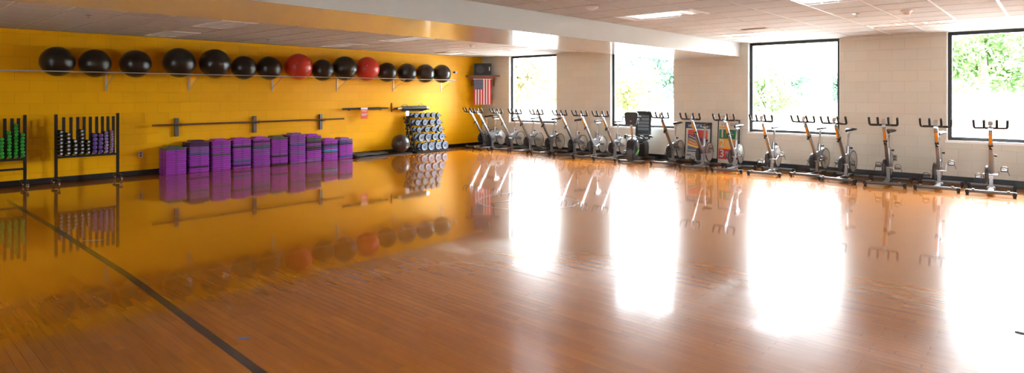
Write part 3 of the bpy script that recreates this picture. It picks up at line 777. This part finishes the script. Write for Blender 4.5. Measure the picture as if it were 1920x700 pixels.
    bm = NB(); add_lathe(bm, [(.03, -.022), (.05, -.014), (.06, -.008), (.196, -.006), (.196, .006), (.06, .008), (.05, .014), (.03, .022)], (0, 0, 0), 'X', 40)
    link('flywheel_disc', bm, m_flytin, fw)
    bm = NB()
    for s in (-1, 1):
        add_prism(bm, [(.58, .34), (.62, .44), (.72, .40), (.905, .325), (.905, .285), (.70, .30)], 'X', s*.030-.004, s*.030+.004, r=.002)
    add_tube(bm, [(-.036, .885, .305), (.036, .885, .305)], .016, 12); link('wheel_bracket', bm, m_silver, t)
    bm = NB(); add_prism(bm, [(.60, .45), (.66, .50), (.76, .53), (.78, .505), (.70, .46), (.64, .40)], 'X', -.022, .022, r=.004); link('magnet_housing', bm, m_silver, t)
    # base
    bm = NB(); add_rbox(bm, (0, .45, .062), (.075, .86, .045), .012); link('base_beam', bm, m_bar, t)
    for y, w, nm in ((0, .60, 'front_stabilizer'), (.87, .62, 'rear_stabilizer')):
        bm = NB(); add_tube(bm, [(-w/2, y, .058), (w/2, y, .058)], .027, 12, sx=1.0, sy=.95)
        st = link(nm, bm, m_bar, t)
        for s in (-1, 1):
            bm = NB(); add_rbox(bm, (s*(w/2-.008), y, .050), (.055, .066, .064), .008); add_lathe(bm, [(.020, .001), (.022, .020), (.012, .024)], (s*(w/2-.008), y, 0), 'Z', 12); link('end_foot', bm, m_rubber, st)
            if y == 0:
                bm = NB(); add_tube(bm, [(s*.20, -.02, .085), (s*.235, -.02, .085)], .018, 12); link('transport_wheel', bm, mat('tan_wheel', (.28,.18,.12,1), .4), st)
    return t
m_pedal = m_darkgrey
def pedal(parent, s):
    bm = NB(); add_rbox(bm, (s*.052, 0, 0), (.085, .085, .022), .004); add_tube(bm, [(0, 0, 0), (s*.03, 0, 0)], .008, 8)
    o = link('pedal', bm, m_darkgrey, parent)
    bm = NB()   # toe cage strap
    add_tube(bm, smooth_path([(s*.018, -.03, .01), (s*.02, -.10, .03), (s*.052, -.115, .045), (s*.086, -.10, .03), (s*.09, -.03, .01)]), .005, 6)
    add_tube(bm, smooth_path([(s*.012, .01, .0), (s*.014, .0, .055), (s*.052, -.01, .075), (s*.095, .0, .055), (s*.098, .01, 0), (s*.12, .0, -.07)]), .005, 6)
    link('toe_cage', bm, m_darkgrey, o)
    return o
proto = make_bike()
cr0 = [c for c in proto.children if c.name.startswith('crankset')][0]
for s in (-1, 1):
    p = pedal(cr0, s); p.location = (s*.112, 0, s*.16)
bikes = [ # x, y of front stabiliser, yaw (deg), crank angle (deg), label
 (.66, -1.04, 3, 40, 'silver spin bike nearest the yellow wall, in the far corner'),
 (1.20, -1.26, 2, -50, 'silver spin bike second from the yellow wall, overlapping the corner bike'),
 (1.84, -1.14, 2, 70, 'silver spin bike just left of the first window opening'),
 (2.56, -1.17, 2, 20, 'silver spin bike before the left half of the first window'),
 (3.30, -1.17, 2, -30, 'silver spin bike before the right edge of the first window'),
 (4.08, -1.20, 2, 60, 'silver spin bike left one of three before the wall between first and second windows'),
 (4.72, -1.24, 2, -70, 'silver spin bike middle one of three before the wall between first and second windows'),
 (5.34, -1.27, 2, 30, 'silver spin bike just left of the dark recumbent bike'),
 (6.79, -1.12, 2, 50, 'silver spin bike just right of the dark recumbent bike'),
 (7.62, -1.36, 3, -40, 'silver spin bike before the coloured band poster'),
 (8.34, -1.38, 4, 80, 'silver spin bike before the poster with large numbers 1, 2, 3'),
 (9.08, -1.38, 2, -65, 'silver spin bike before the left part of the third window'),
 (9.78, -1.12, -6, 75, 'silver spin bike, left of the overlapping pair before the third window'),
 (10.36, -1.36, -4, 85, 'silver spin bike, right of the overlapping pair at the right edge of the third window'),
 (11.11, -1.38, 4, 88, 'silver spin bike standing alone before the wall, outlet right behind it'),
 (11.84, -1.34, 3, -50, 'silver spin bike just left of the rightmost window'),
 (12.54, -1.36, 3, 60, 'silver spin bike before the rightmost window'),
 (13.28, -1.32, 3, -60, 'silver spin bike cut off by the right picture edge')]
for i, (x, y, yaw, ca, l) in enumerate(bikes):
    b = proto if i == 0 else copy_tree(proto)
    b.location = (x, y, 0); b.rotation_euler.z = math.radians(yaw)
    tag(b, l, 'spin bike', 'row of spin bikes along the window wall')
    for c in b.children:
        if c.name.startswith('crankset'):
            c.rotation_euler.x = math.radians(ca)
            for p in c.children:
                if p.name.startswith('pedal'): p.rotation_euler.x = -math.radians(ca)

# ------------------------------------------------------------------ recumbent bike
t = empty('recumbent_bike', (5.90, -.66, 0), math.radians(12)); tag(t, 'dark recumbent exercise bike with screen and tall black slatted backrest', 'recumbent bike')
m_shroud = mat('charcoal_shroud', (.028, .027, .028, 1), .35)
bm = NB(); add_prism(bm, [(-.62, .05), (-.66, .25), (-.60, .48), (-.50, .56), (-.36, .58), (-.24, .50), (-.20, .34), (-.30, .05)], 'X', -.09, .09, r=.025); hs = link('front_shroud', bm, m_shroud, t)
bm = NB(); add_rbox(bm, (0, -.02, .065), (.10, 1.02, .06), .015); link('base_rail', bm, m_grey, t)
for y in (-.52, .50):
    bm = NB(); add_tube(bm, [(-.28, y, .04), (.28, y, .04)], .028, 12); fo_ = link('stabilizer', bm, m_grey, t)
    for s in (-1, 1):
        bm = NB(); add_rbox(bm, (s*.28, y, .032), (.06, .07, .064), .008); link('end_foot', bm, m_rubber, fo_)
bm = NB(); add_lathe(bm, [(.02, .0), (.105, .0), (.11, .010), (.10, .018), (.03, .022)], (.088, -.36, .40), 'X', 28); link('crank_cover', bm, m_silver, t)
for s in (-1, 1):
    bm = NB(); add_rbox(bm, (s*.125, -.36, .40+s*.075), (.018, .03, .18), .006); ca_ = link('crank_arm', bm, m_darkgrey, t)
    p = pedal(ca_, s); p.location = (s*.135, -.36, .40+s*.15)
bm = NB(); add_tube(bm, smooth_path([(0, -.44, .52), (0, -.50, .75), (0, -.54, .98)]), .026, 12); link('console_mast', bm, m_steel, t)
bm = NB(); add_prism(bm, [(-.13, -.13), (.13, -.13), (.165, .12), (.13, .16), (-.13, .16), (-.165, .12)], 'Y', -.02, .02, r=.01)
co = link('console', bm, m_shroud, t); co.location = (0, -.53, 1.01); co.rotation_euler.x = -.15
bm = NB(); add_rbox(bm, (0, .021, .02), (.24, .004, .2), .002); link('screen', bm, m_blackm, co)
bm = NB(); add_tube(bm, smooth_path([(-.22, -.47, .98), (-.20, -.50, 1.07), (-.12, -.53, 1.04), (.12, -.53, 1.04), (.20, -.50, 1.07), (.22, -.47, .98)]), .014, 10); link('front_handle', bm, m_rubber, t)
m_lime = mat('lime_print', (.22, .60, .08, 1), .4)
bm = NB()
for k in range(5):
    add_prism(bm, [(-.46+k*.045, .16+k*.018), (-.43+k*.045, .172+k*.018), (-.41+k*.045, .235+k*.018), (-.44+k*.045, .223+k*.018)], 'X', .089, .0915)
link('side_logo', bm, m_lime, hs, smooth=False)
bm = NB(); add_prism(bm, [(.10, .09), (.06, .36), (.0, .42), (.02, .46), (.40, .46), (.46, .30), (.42, .09)], 'X', -.12, .12, r=.025); link('rear_shroud', bm, m_shroud, t)
bm = NB(); add_rbox(bm, (0, .16, .525), (.36, .36, .075), .03); link('seat', bm, m_rubber, t)
bm = NB(); add_rbox(bm, (0, .28, .45), (.14, .24, .10), .01); link('seat_carriage', bm, m_grey, t)
# backrest frame with cross slats
bt = empty('backrest', (0, .34, .56)); bt.parent = t; bt.rotation_euler.x = -.12
bm = NB()
for s in (-1, 1): add_rbox(bm, (s*.165, 0, .30), (.055, .045, .62), .018)
add_rbox(bm, (0, 0, .565), (.38, .045, .10), .02); add_rbox(bm, (0, 0, .02), (.36, .045, .05), .015); link('backrest_frame', bm, m_blackm, bt)
for z, h in ((.10, .10), (.22, .018), (.295, .018), (.375, .018), (.465, .018)):
    bm = NB(); add_rbox(bm, (0, .0, z), (.29, .02, h), .005); link('backrest_slat', bm, m_blackm, bt)
bm = NB(); add_rbox(bm, (0, .016, .30), (.28, .006, .46), .002)
m_mesh = mat('pale_mesh_fabric', (.20, .25, .29, 1), .6); link('backrest_mesh', bm, m_mesh, bt)
for s in (-1, 1):
    bm = NB(); add_tube(bm, smooth_path([(s*.16, .34, .56), (s*.26, .26, .56), (s*.30, .10, .575), (s*.30, -.02, .60)]), .016, 10); h_ = link('side_handle', bm, m_silver, t)
    bm = NB(); add_tube(bm, smooth_path([(s*.30, .04, .585), (s*.30, -.05, .605), (s*.295, -.10, .60), (s*.29, -.11, .53)]), .022, 10); link('handle_grip', bm, m_rubber, h_)

# ------------------------------------------------------------------ standing posters
def poster(x, w, h, label, fn):
    t = empty('framed_poster', (x, -.10, .015)); t.rotation_euler.x = -.075; tag(t, label, 'poster', 'framed posters leaning on the window wall')
    bm = NB()
    for s in (-1, 1): add_rbox(bm, (s*(w/2-.012), 0, h/2), (.024, .024, h), .003)
    add_rbox(bm, (0, 0, h-.012), (w-.048, .024, .024), .003); add_rbox(bm, (0, 0, .012), (w-.048, .024, .024), .003); link('poster_frame', bm, m_blackm, t)
    bm, ms = fn(w-.048, h-.048); o = link('poster_print', bm, ms, t, smooth=False); o.location = (0, -.004, .024)
mp_w = mat('print_cream', (.60, .55, .48, 1), .5); mp_g = mat('print_green', (.01, .16, .06, 1), .5); mp_o = mat('print_amber', (.72, .33, .03, 1), .5)
mp_r = mat('print_red', (.50, .03, .045, 1), .5); mp_b = mat('print_navy', (.04, .08, .17, 1), .5); mp_p = mat('print_plum', (.14, .05, .15, 1), .5)
mp_c = mat('print_coral', (.55, .08, .05, 1), .5); mp_y = mat('print_yellow', (.75, .50, .05, 1), .5); mp_t = mat('print_grey', (.33, .32, .30, 1), .5); mp_lg = mat('print_leaf', (.16, .24, .10, 1), .5)
mp_or = mat('print_orange', (.65, .17, .04, 1), .5); mp_sl = mat('print_slate', (.15, .16, .24, 1), .5)
def quad(bm, x0, x1, z0, z1, y, mi): add_box(bm, ((x0+x1)/2, y, (z0+z1)/2), (x1-x0, .001, z1-z0), mi=mi)
def band(bm, x0, x1, zl0, zl1, zr0, zr1, y, mi):
    add_prism(bm, [(x0, zl0), (x1, zr0), (x1, zr1), (x0, zl1)], 'Y', y-.0005, y+.0005, mi=mi)
def p123(w, h):
    bm = NB(); ms = [mp_w, mp_g, mp_o, mp_r, mp_t, mp_b]
    add_box(bm, (0, 0, h/2), (w, .004, h))
    quad(bm, -w/2+.015, .02, h*.825, h*.855, -.0026, 2)
    quad(bm, -w/2+.01, w/2-.01, h*.575, h*.79, -.0026, 1); quad(bm, -w/2+.01, w/2-.01, h*.335, h*.575, -.0026, 2); quad(bm, -w/2+.01, w/2-.01, h*.095, h*.335, -.0026, 3)
    for s_, z in (('1', .682), ('2', .455), ('3', .215)):
        text_into(bm, s_, .24, Matrix.Translation((-w*.31, -.0036, h*z)) @ Matrix.Rotation(PI/2, 4, 'X'), 0, .0005)
        for k in range(3): quad(bm, -.06, .02+(.06 if k != 1 else .1), h*z+.045-k*.042-.008, h*z+.045-k*.042+.006, -.0036, 0)
    for k in range(3): quad(bm, .03, w/2-.03, h*.93-k*.035-.006, h*.93-k*.035+.006, -.0026, 5 if k < 2 else 4)
    text_into(bm, '', .1, Matrix.Identity(4), 0) if False else None
    quad(bm, -w/2+.06, -w/2+.10, h*.89, h*.93, -.0026, 4)
    return bm, ms
def pband(w, h):
    bm = NB(); ms = [mp_w, mp_b, mp_c, mp_p, mp_lg, mp_or, mp_y, mp_sl, mp_t]
    add_box(bm, (0, 0, h/2), (w, .004, h)); quad(bm, -w/2, w/2, h*.86, h, -.0026, 1)
    text_into(bm, 'HEART RATE', .085, Matrix.Translation((0, -.0036, h*.925)) @ Matrix.Rotation(PI/2, 4, 'X'), 0, .0005)
    x0, x1 = -w/2+.05, w/2-.06; z0, z1 = h*.29, h*.82
    quad(bm, x0, x1, z0, z1, -.0026, 2)
    H = z1-z0
    for k, (a, b, mi) in enumerate(((.80, .62, 3), (.62, .50, 4), (.50, .32, 5), (.32, .20, 6), (.20, 0, 7))):
        dz = .28 if b else 0
        band(bm, x0, x1, z0+H*b, z0+H*a, z0+H*max(0, b-dz), z0+H*max(.02, a-.28), -.0036, mi)
        if k < 4:
            zc = z0+H*(a+b)/2; band(bm, x0+.03, x0+.2, zc-.008, zc+.006, zc-.008-.06, zc+.006-.06, -.0044, 0)
    quad(bm, -w/2+.04, w/2-.08, h*.235, h*.265, -.0026, 1)
    for k in range(6): quad(bm, -w/2+.04, w/2-.05-(k % 3)*.05, h*.20-k*.028-.004, h*.20-k*.028+.004, -.0026, 8)
    quad(bm, -w/2+.03, -w/2+.14, h*.135, h*.16, -.0034, 1)
    return bm, ms
poster(7.11, .64, .92, 'framed poster with navy heading over slanted coloured bands, against the wall', pband)
poster(7.83, .50, 1.0, 'framed poster with large 1, 2, 3 on green, amber and red', p123)

# ------------------------------------------------------------------ outdoors
m_asph = noisy(mat('pale_asphalt', (.085, .085, .082, 1), .85), 3, .15)
m_grass = noisy(mat('lawn', (.045, .085, .02, 1), .9), 2, .25)
bm = NB(); add_box(bm, (-20, 35, -1.1), (260, 229, .2)); struct(link('ground', bm, m_asph, smooth=False))
bm = NB(); add_box(bm, (-20, 58.5, -.98), (200, 7, .06)); o = link('grass_strip', bm, m_grass, smooth=False); struct(o)
bm = NB(); add_box(bm, (-20, 95, -.97), (220, 50, .08)); o = link('lawn', bm, m_grass, smooth=False); struct(o)
m_ridge = noisy(mat('distant_woods', (.040, .055, .036, 1), .95), .35, .45)
bm = NB(); rr = random.Random(3); G = []
for i in range(121):
    x = -190+i*2.6; hgt = 10+2.2*math.sin(i*.31)+1.3*math.sin(i*.83+1)+rr.uniform(-.9, .9)
    G.append([bm.verts.new((x+rr.uniform(-.8, .8)*(j > 0), 104+j*3.2-abs(x+50)*.12+rr.uniform(-1, 1)*(j > 0), -1.2+hgt*math.sin(min(1, j/5)*PI/2)*(1 if j else 0)+rr.uniform(-.6, .6)*(0 < j < 7))) for j in range(9)])
for a, b in zip(G, G[1:]):
    for j in range(8): bm.faces.new([a[j], b[j], b[j+1], a[j+1]])
struct(link('wooded_ridge', bm, m_ridge))
def leafmat(name, c, tr_=.45):
    m = bpy.data.materials.new(name); m.use_nodes = True; n = m.node_tree; n.nodes.clear()
    o = n.nodes.new('ShaderNodeOutputMaterial'); d = n.nodes.new('ShaderNodeBsdfDiffuse'); t = n.nodes.new('ShaderNodeBsdfTranslucent'); x = n.nodes.new('ShaderNodeMixShader')
    g = n.nodes.new('ShaderNodeTexNoise'); g.inputs['Scale'].default_value = .6; tc = n.nodes.new('ShaderNodeTexCoord'); n.links.new(tc.outputs['Object'], g.inputs['Vector'])
    r = n.nodes.new('ShaderNodeValToRGB'); r.color_ramp.elements[0].position = .35; r.color_ramp.elements[1].position = .65
    r.color_ramp.elements[0].color = tuple(v*.7 for v in c[:3])+(1,); r.color_ramp.elements[1].color = tuple(min(1, v*1.3) for v in c[:3])+(1,)
    n.links.new(g.outputs['Fac'], r.inputs['Fac']); n.links.new(r.outputs['Color'], d.inputs['Color']); n.links.new(r.outputs['Color'], t.inputs['Color'])
    x.inputs[0].default_value = tr_; n.links.new(d.outputs[0], x.inputs[1]); n.links.new(t.outputs[0], x.inputs[2]); n.links.new(x.outputs[0], o.inputs[0])
    return m
leafs = [leafmat('leaf_green', (.065, .11, .040, 1)), leafmat('leaf_lime', (.12, .14, .045, 1)), leafmat('leaf_deep', (.045, .085, .055, 1)), leafmat('leaf_olive', (.15, .135, .065, 1))]
m_bark = noisy(mat('bark', (.14, .10, .07, 1), .9), 6, .3)
def tree_meshes(seed, H, R, n, lsz, m):
    rnd = random.Random(seed)
    bl = [(Vector((rnd.uniform(-.62, .62)*R, rnd.uniform(-.62, .62)*R, H*(.42+.45*rnd.random()))), R*rnd.uniform(.32, .55)) for _ in range(13)]
    bm = NB()
    for _ in range(n):
        c, r = rnd.choice(bl); d = Vector((rnd.gauss(0, 1), rnd.gauss(0, 1), rnd.gauss(0, 1))).normalized()
        p = c+d*r*(rnd.random()**.35); s = lsz*rnd.uniform(.6, 1.3)
        a = Vector((rnd.gauss(0, 1), rnd.gauss(0, 1), rnd.gauss(0, 1))).normalized(); q = a.cross(d)
        if q.length < .05: continue
        q = q.normalized()
        vs = [bm.verts.new(v) for v in (p-a*s, p+q*s*.45, p+a*s, p-q*s*.45)]; bm.faces.new(vs)
    me = bpy.data.meshes.new('foliage'); bm.to_mesh(me); bm.free(); me.materials.append(m)
    bm = NB(); add_tube(bm, smooth_path([(0, 0, 0), (.05*R, 0, H*.3), (0, .05*R, H*.6), (0, 0, H*.8)]), [R*.075]*5+[R*.06]*5+[R*.04]*6, 10)
    for c, r in bl[:6]: add_tube(bm, [(0, 0, H*.32), c], [R*.035, R*.012], 7)
    return me, bm
TM = []
for k, (H, R, n, ls) in enumerate(((9, 4.4, 6500, .23), (7.2, 3.6, 5200, .20), (10.5, 4.6, 6500, .24), (5.2, 2.4, 3600, .14))):
    me, tb = tree_meshes(11+k, H, R, n, ls, leafs[k % 4]); tm = bpy.data.meshes.new('trunk'); tb.to_mesh(tm); tb.free(); tm.materials.append(m_bark); TM.append((me, tm))
def tree(k, x, y, rz, s, li, label):
    t = empty('tree', (x, y, -1.02), rz); tag(t, label, 'tree', 'trees seen through the windows'); t.scale = (s, s, s)
    me = TM[k][0]
    if li is not None: me = me.copy(); me.materials[0] = leafs[li]
    f = bpy.data.objects.new('foliage', me); COL.objects.link(f); f.parent = t
    g = bpy.data.objects.new('trunk', TM[k][1]); COL.objects.link(g); g.parent = t
trees = [
 (0, 8.9, 44, 0, 1.06, 0, 'broad green tree filling the upper part of the rightmost window'), (2, 16.3, 50, 2, 1.0, 0, 'tall green tree outside just beyond the right picture edge'),
 (3, 2.5, 17.5, 0, .90, 0, 'small leafy green tree low at the left of the third window'), (0, -11.4, 62, 3, .80, 2, 'pale distant tree in the upper left of the third window'),
 (1, -5.2, 63, 5, .75, 2, 'small hazy distant tree in the right half of the third window'),
 (0, -18.0, 44, 2, .92, 2, 'blue-green tree in the upper right of the second window'), (2, -28.2, 55, 0, .85, 1, 'blue-green tree in the upper middle of the second window'),
 (3, -4.4, 16.5, 2, .85, 1, 'yellow-green bush low in the middle of the second window'), (3, -8.6, 18.4, 4, .8, 1, 'yellow-green bush low at the left of the second window'),
 (0, -29, 38, 1, .9, 3, 'olive tree behind the left part of the first window'), (1, -23.5, 31, 4, .95, 1, 'lime green tree behind the right part of the first window'),
 (2, -36, 42, 3, .85, 3, 'olive tree behind the left edge of the first window'), (1, -17.5, 22.0, 2, .9, 3, 'yellowish tree low in the middle of the first window')]
for a in trees: tree(*a)
# lamp post
t = empty('lamp_post', (-8.5, 25, -1)); tag(t, 'thin white lamp post behind the second window', 'lamp post')
bm = NB(); add_tube(bm, [(0, 0, 0), (0, 0, 7)], [.10, .07], 12); link('pole', bm, m_white, t)
bm = NB(); add_rbox(bm, (0, -.3, 7), (.3, .8, .12), .03); link('lamp_head', bm, m_white, t)
# cars
m_carw = mat('white_car_paint', (.80, .80, .80, 1), .25, coat=1); m_cars = mat('silver_car_paint', (.45, .48, .52, 1), .3, .5, coat=1)
m_cg = mat('car_glass', (.03, .04, .05, 1), .05); m_tyre = mat('tyre', (.02, .02, .02, 1), .8)
def car(x, y, rz, m, label, suv=0):
    t = empty('parked_car', (x, y, -1), rz); tag(t, label, 'car', 'cars parked outside the windows')
    h = .18*suv
    bm = NB(); add_prism(bm, [(-2.15, .28), (-2.2, .62), (-2.05, .80), (-1.15, .92+h*.3), (-.55, 1.36+h), (.75, 1.40+h), (1.45, .98+h*.6), (2.1, .92+h*.6), (2.2, .55), (2.1, .28)], 'X', -.86, .86, r=.05); link('body', bm, m, t)
    bm = NB(); add_prism(bm, [(-1.05, .95+h*.3), (-.52, 1.32+h), (.70, 1.35+h), (1.32, 1.0+h*.6)], 'X', -.868, .868, r=.01)
    link('side_window', bm, m_cg, t)
    bm = NB(); add_prism(bm, [(-1.19, .93+h*.3), (-.60, 1.365+h), (-.56, 1.33+h), (-1.12, .91+h*.3)], 'X', -.70, .70); add_prism(bm, [(.78, 1.39+h), (1.42, 1.0+h*.6), (1.47, 1.02+h*.6), (.84, 1.40+h)], 'X', -.70, .70); link('windscreen', bm, m_cg, t)
    for sx in (-1, 1):
        for sy in (-1.35, 1.35):
            bm = NB(); add_lathe(bm, [(.20, -.1), (.31, -.1), (.33, -.07), (.33, .07), (.31, .1), (.20, .1)], (sx*.80, sy, .33), 'X', 24); w = link('wheel', bm, m_tyre, t)
            bm = NB(); add_lathe(bm, [(.19, -.105), (.19, .105)], (sx*.80, sy, .33), 'X', 16); link('hubcap', bm, m_steel, w)
        bm = NB(); add_rbox(bm, (sx*.62, -2.17, .66), (.34, .08, .14), .02); link('headlight', bm, m_chrome, t)
        bm = NB(); add_rbox(bm, (sx*.92, -.75, 1.0), (.16, .08, .12), .03); link('mirror', bm, m, t)
car(9.3, 27, .2, m_carw, 'white car parked behind the left part of the rightmost window', 1)
car(12.55, 13.2, -.05, m_carw, 'white car parked closest behind the rightmost window')
car(-13.2, 17.2, .9, m_cars, 'silver car parked low behind the first window')
car(-4.6, 21.5, .7, m_cars, 'silver car parked low behind the second window')
# bin on the lawn
t = empty('trash_bin', (7.9, 57.0, -.95)); tag(t, 'dark green trash bin on the grass behind the rightmost window', 'trash bin')
bm = NB(); add_rbox(bm, (0, 0, .42), (.60, .60, .84), .05); link('bin_body', bm, mat('bin_green', (.02, .06, .06, 1), .5), t)
bm = NB(); add_rbox(bm, (0, 0, .92), (.68, .68, .14), .05); link('bin_lid', bm, mat('bin_lid_green', (.03, .08, .08, 1), .5), t)

# ------------------------------------------------------------------ light
SKY0, SKY1 = 3.0, 14.0
w = bpy.data.worlds.new('World'); S.world = w; w.use_nodes = True
bg = w.node_tree.nodes['Background']; bg.inputs[0].default_value = (.87, .94, 1.0, 1); bg.inputs[1].default_value = 1.0
wt = w.node_tree; wc = wt.nodes.new('ShaderNodeTexCoord'); ws_ = wt.nodes.new('ShaderNodeSeparateXYZ'); wm = wt.nodes.new('ShaderNodeMapRange')
wm.inputs['From Min'].default_value = .28; wm.inputs['From Max'].default_value = .9; wm.inputs['To Min'].default_value = SKY0; wm.inputs['To Max'].default_value = SKY1
wt.links.new(wc.outputs['Generated'], ws_.inputs[0]); wt.links.new(ws_.outputs['Z'], wm.inputs['Value']); wt.links.new(wm.outputs['Result'], bg.inputs[1])
sun = bpy.data.lights.new('sun', 'SUN'); sun.energy = 3; sun.angle = .03; sun.color = (1, .95, .86)
so = bpy.data.objects.new('sun', sun); COL.objects.link(so); so.rotation_euler = (0, math.radians(42), 0)
for i, (a, b) in enumerate(WIN+ADDED_WIN):
    near = i >= len(WIN)
    L = bpy.data.lights.new('window_portal', 'AREA'); L.shape = 'RECTANGLE'; L.size = b-a; L.size_y = CEIL-SILL
    L.cycles.is_portal = True
    o = bpy.data.objects.new('window_portal', L); COL.objects.link(o); o.location = ((a+b)/2, RY-.25 if near else .22, (CEIL+SILL)/2); o.rotation_euler = (PI/2 if near else -PI/2, 0, 0)

# ------------------------------------------------------------------ camera
cd = bpy.data.cameras.new('camera'); cd.sensor_width = 36; cd.lens = 1140.2/1920*36; cd.shift_y = -174.4/1920; cd.clip_end = 500; cd.clip_start = .05
co = bpy.data.objects.new('camera', cd); COL.objects.link(co); co.location = (13.36, -13.404, 1.6)
co.rotation_euler = (PI/2, 0, math.radians(42.094)); S.camera = co
S.view_settings.view_transform = 'Standard'; S.view_settings.look = 'None'; S.view_settings.gamma = 1; S.view_settings.use_curve_mapping = False
S.view_settings.exposure = 4.22
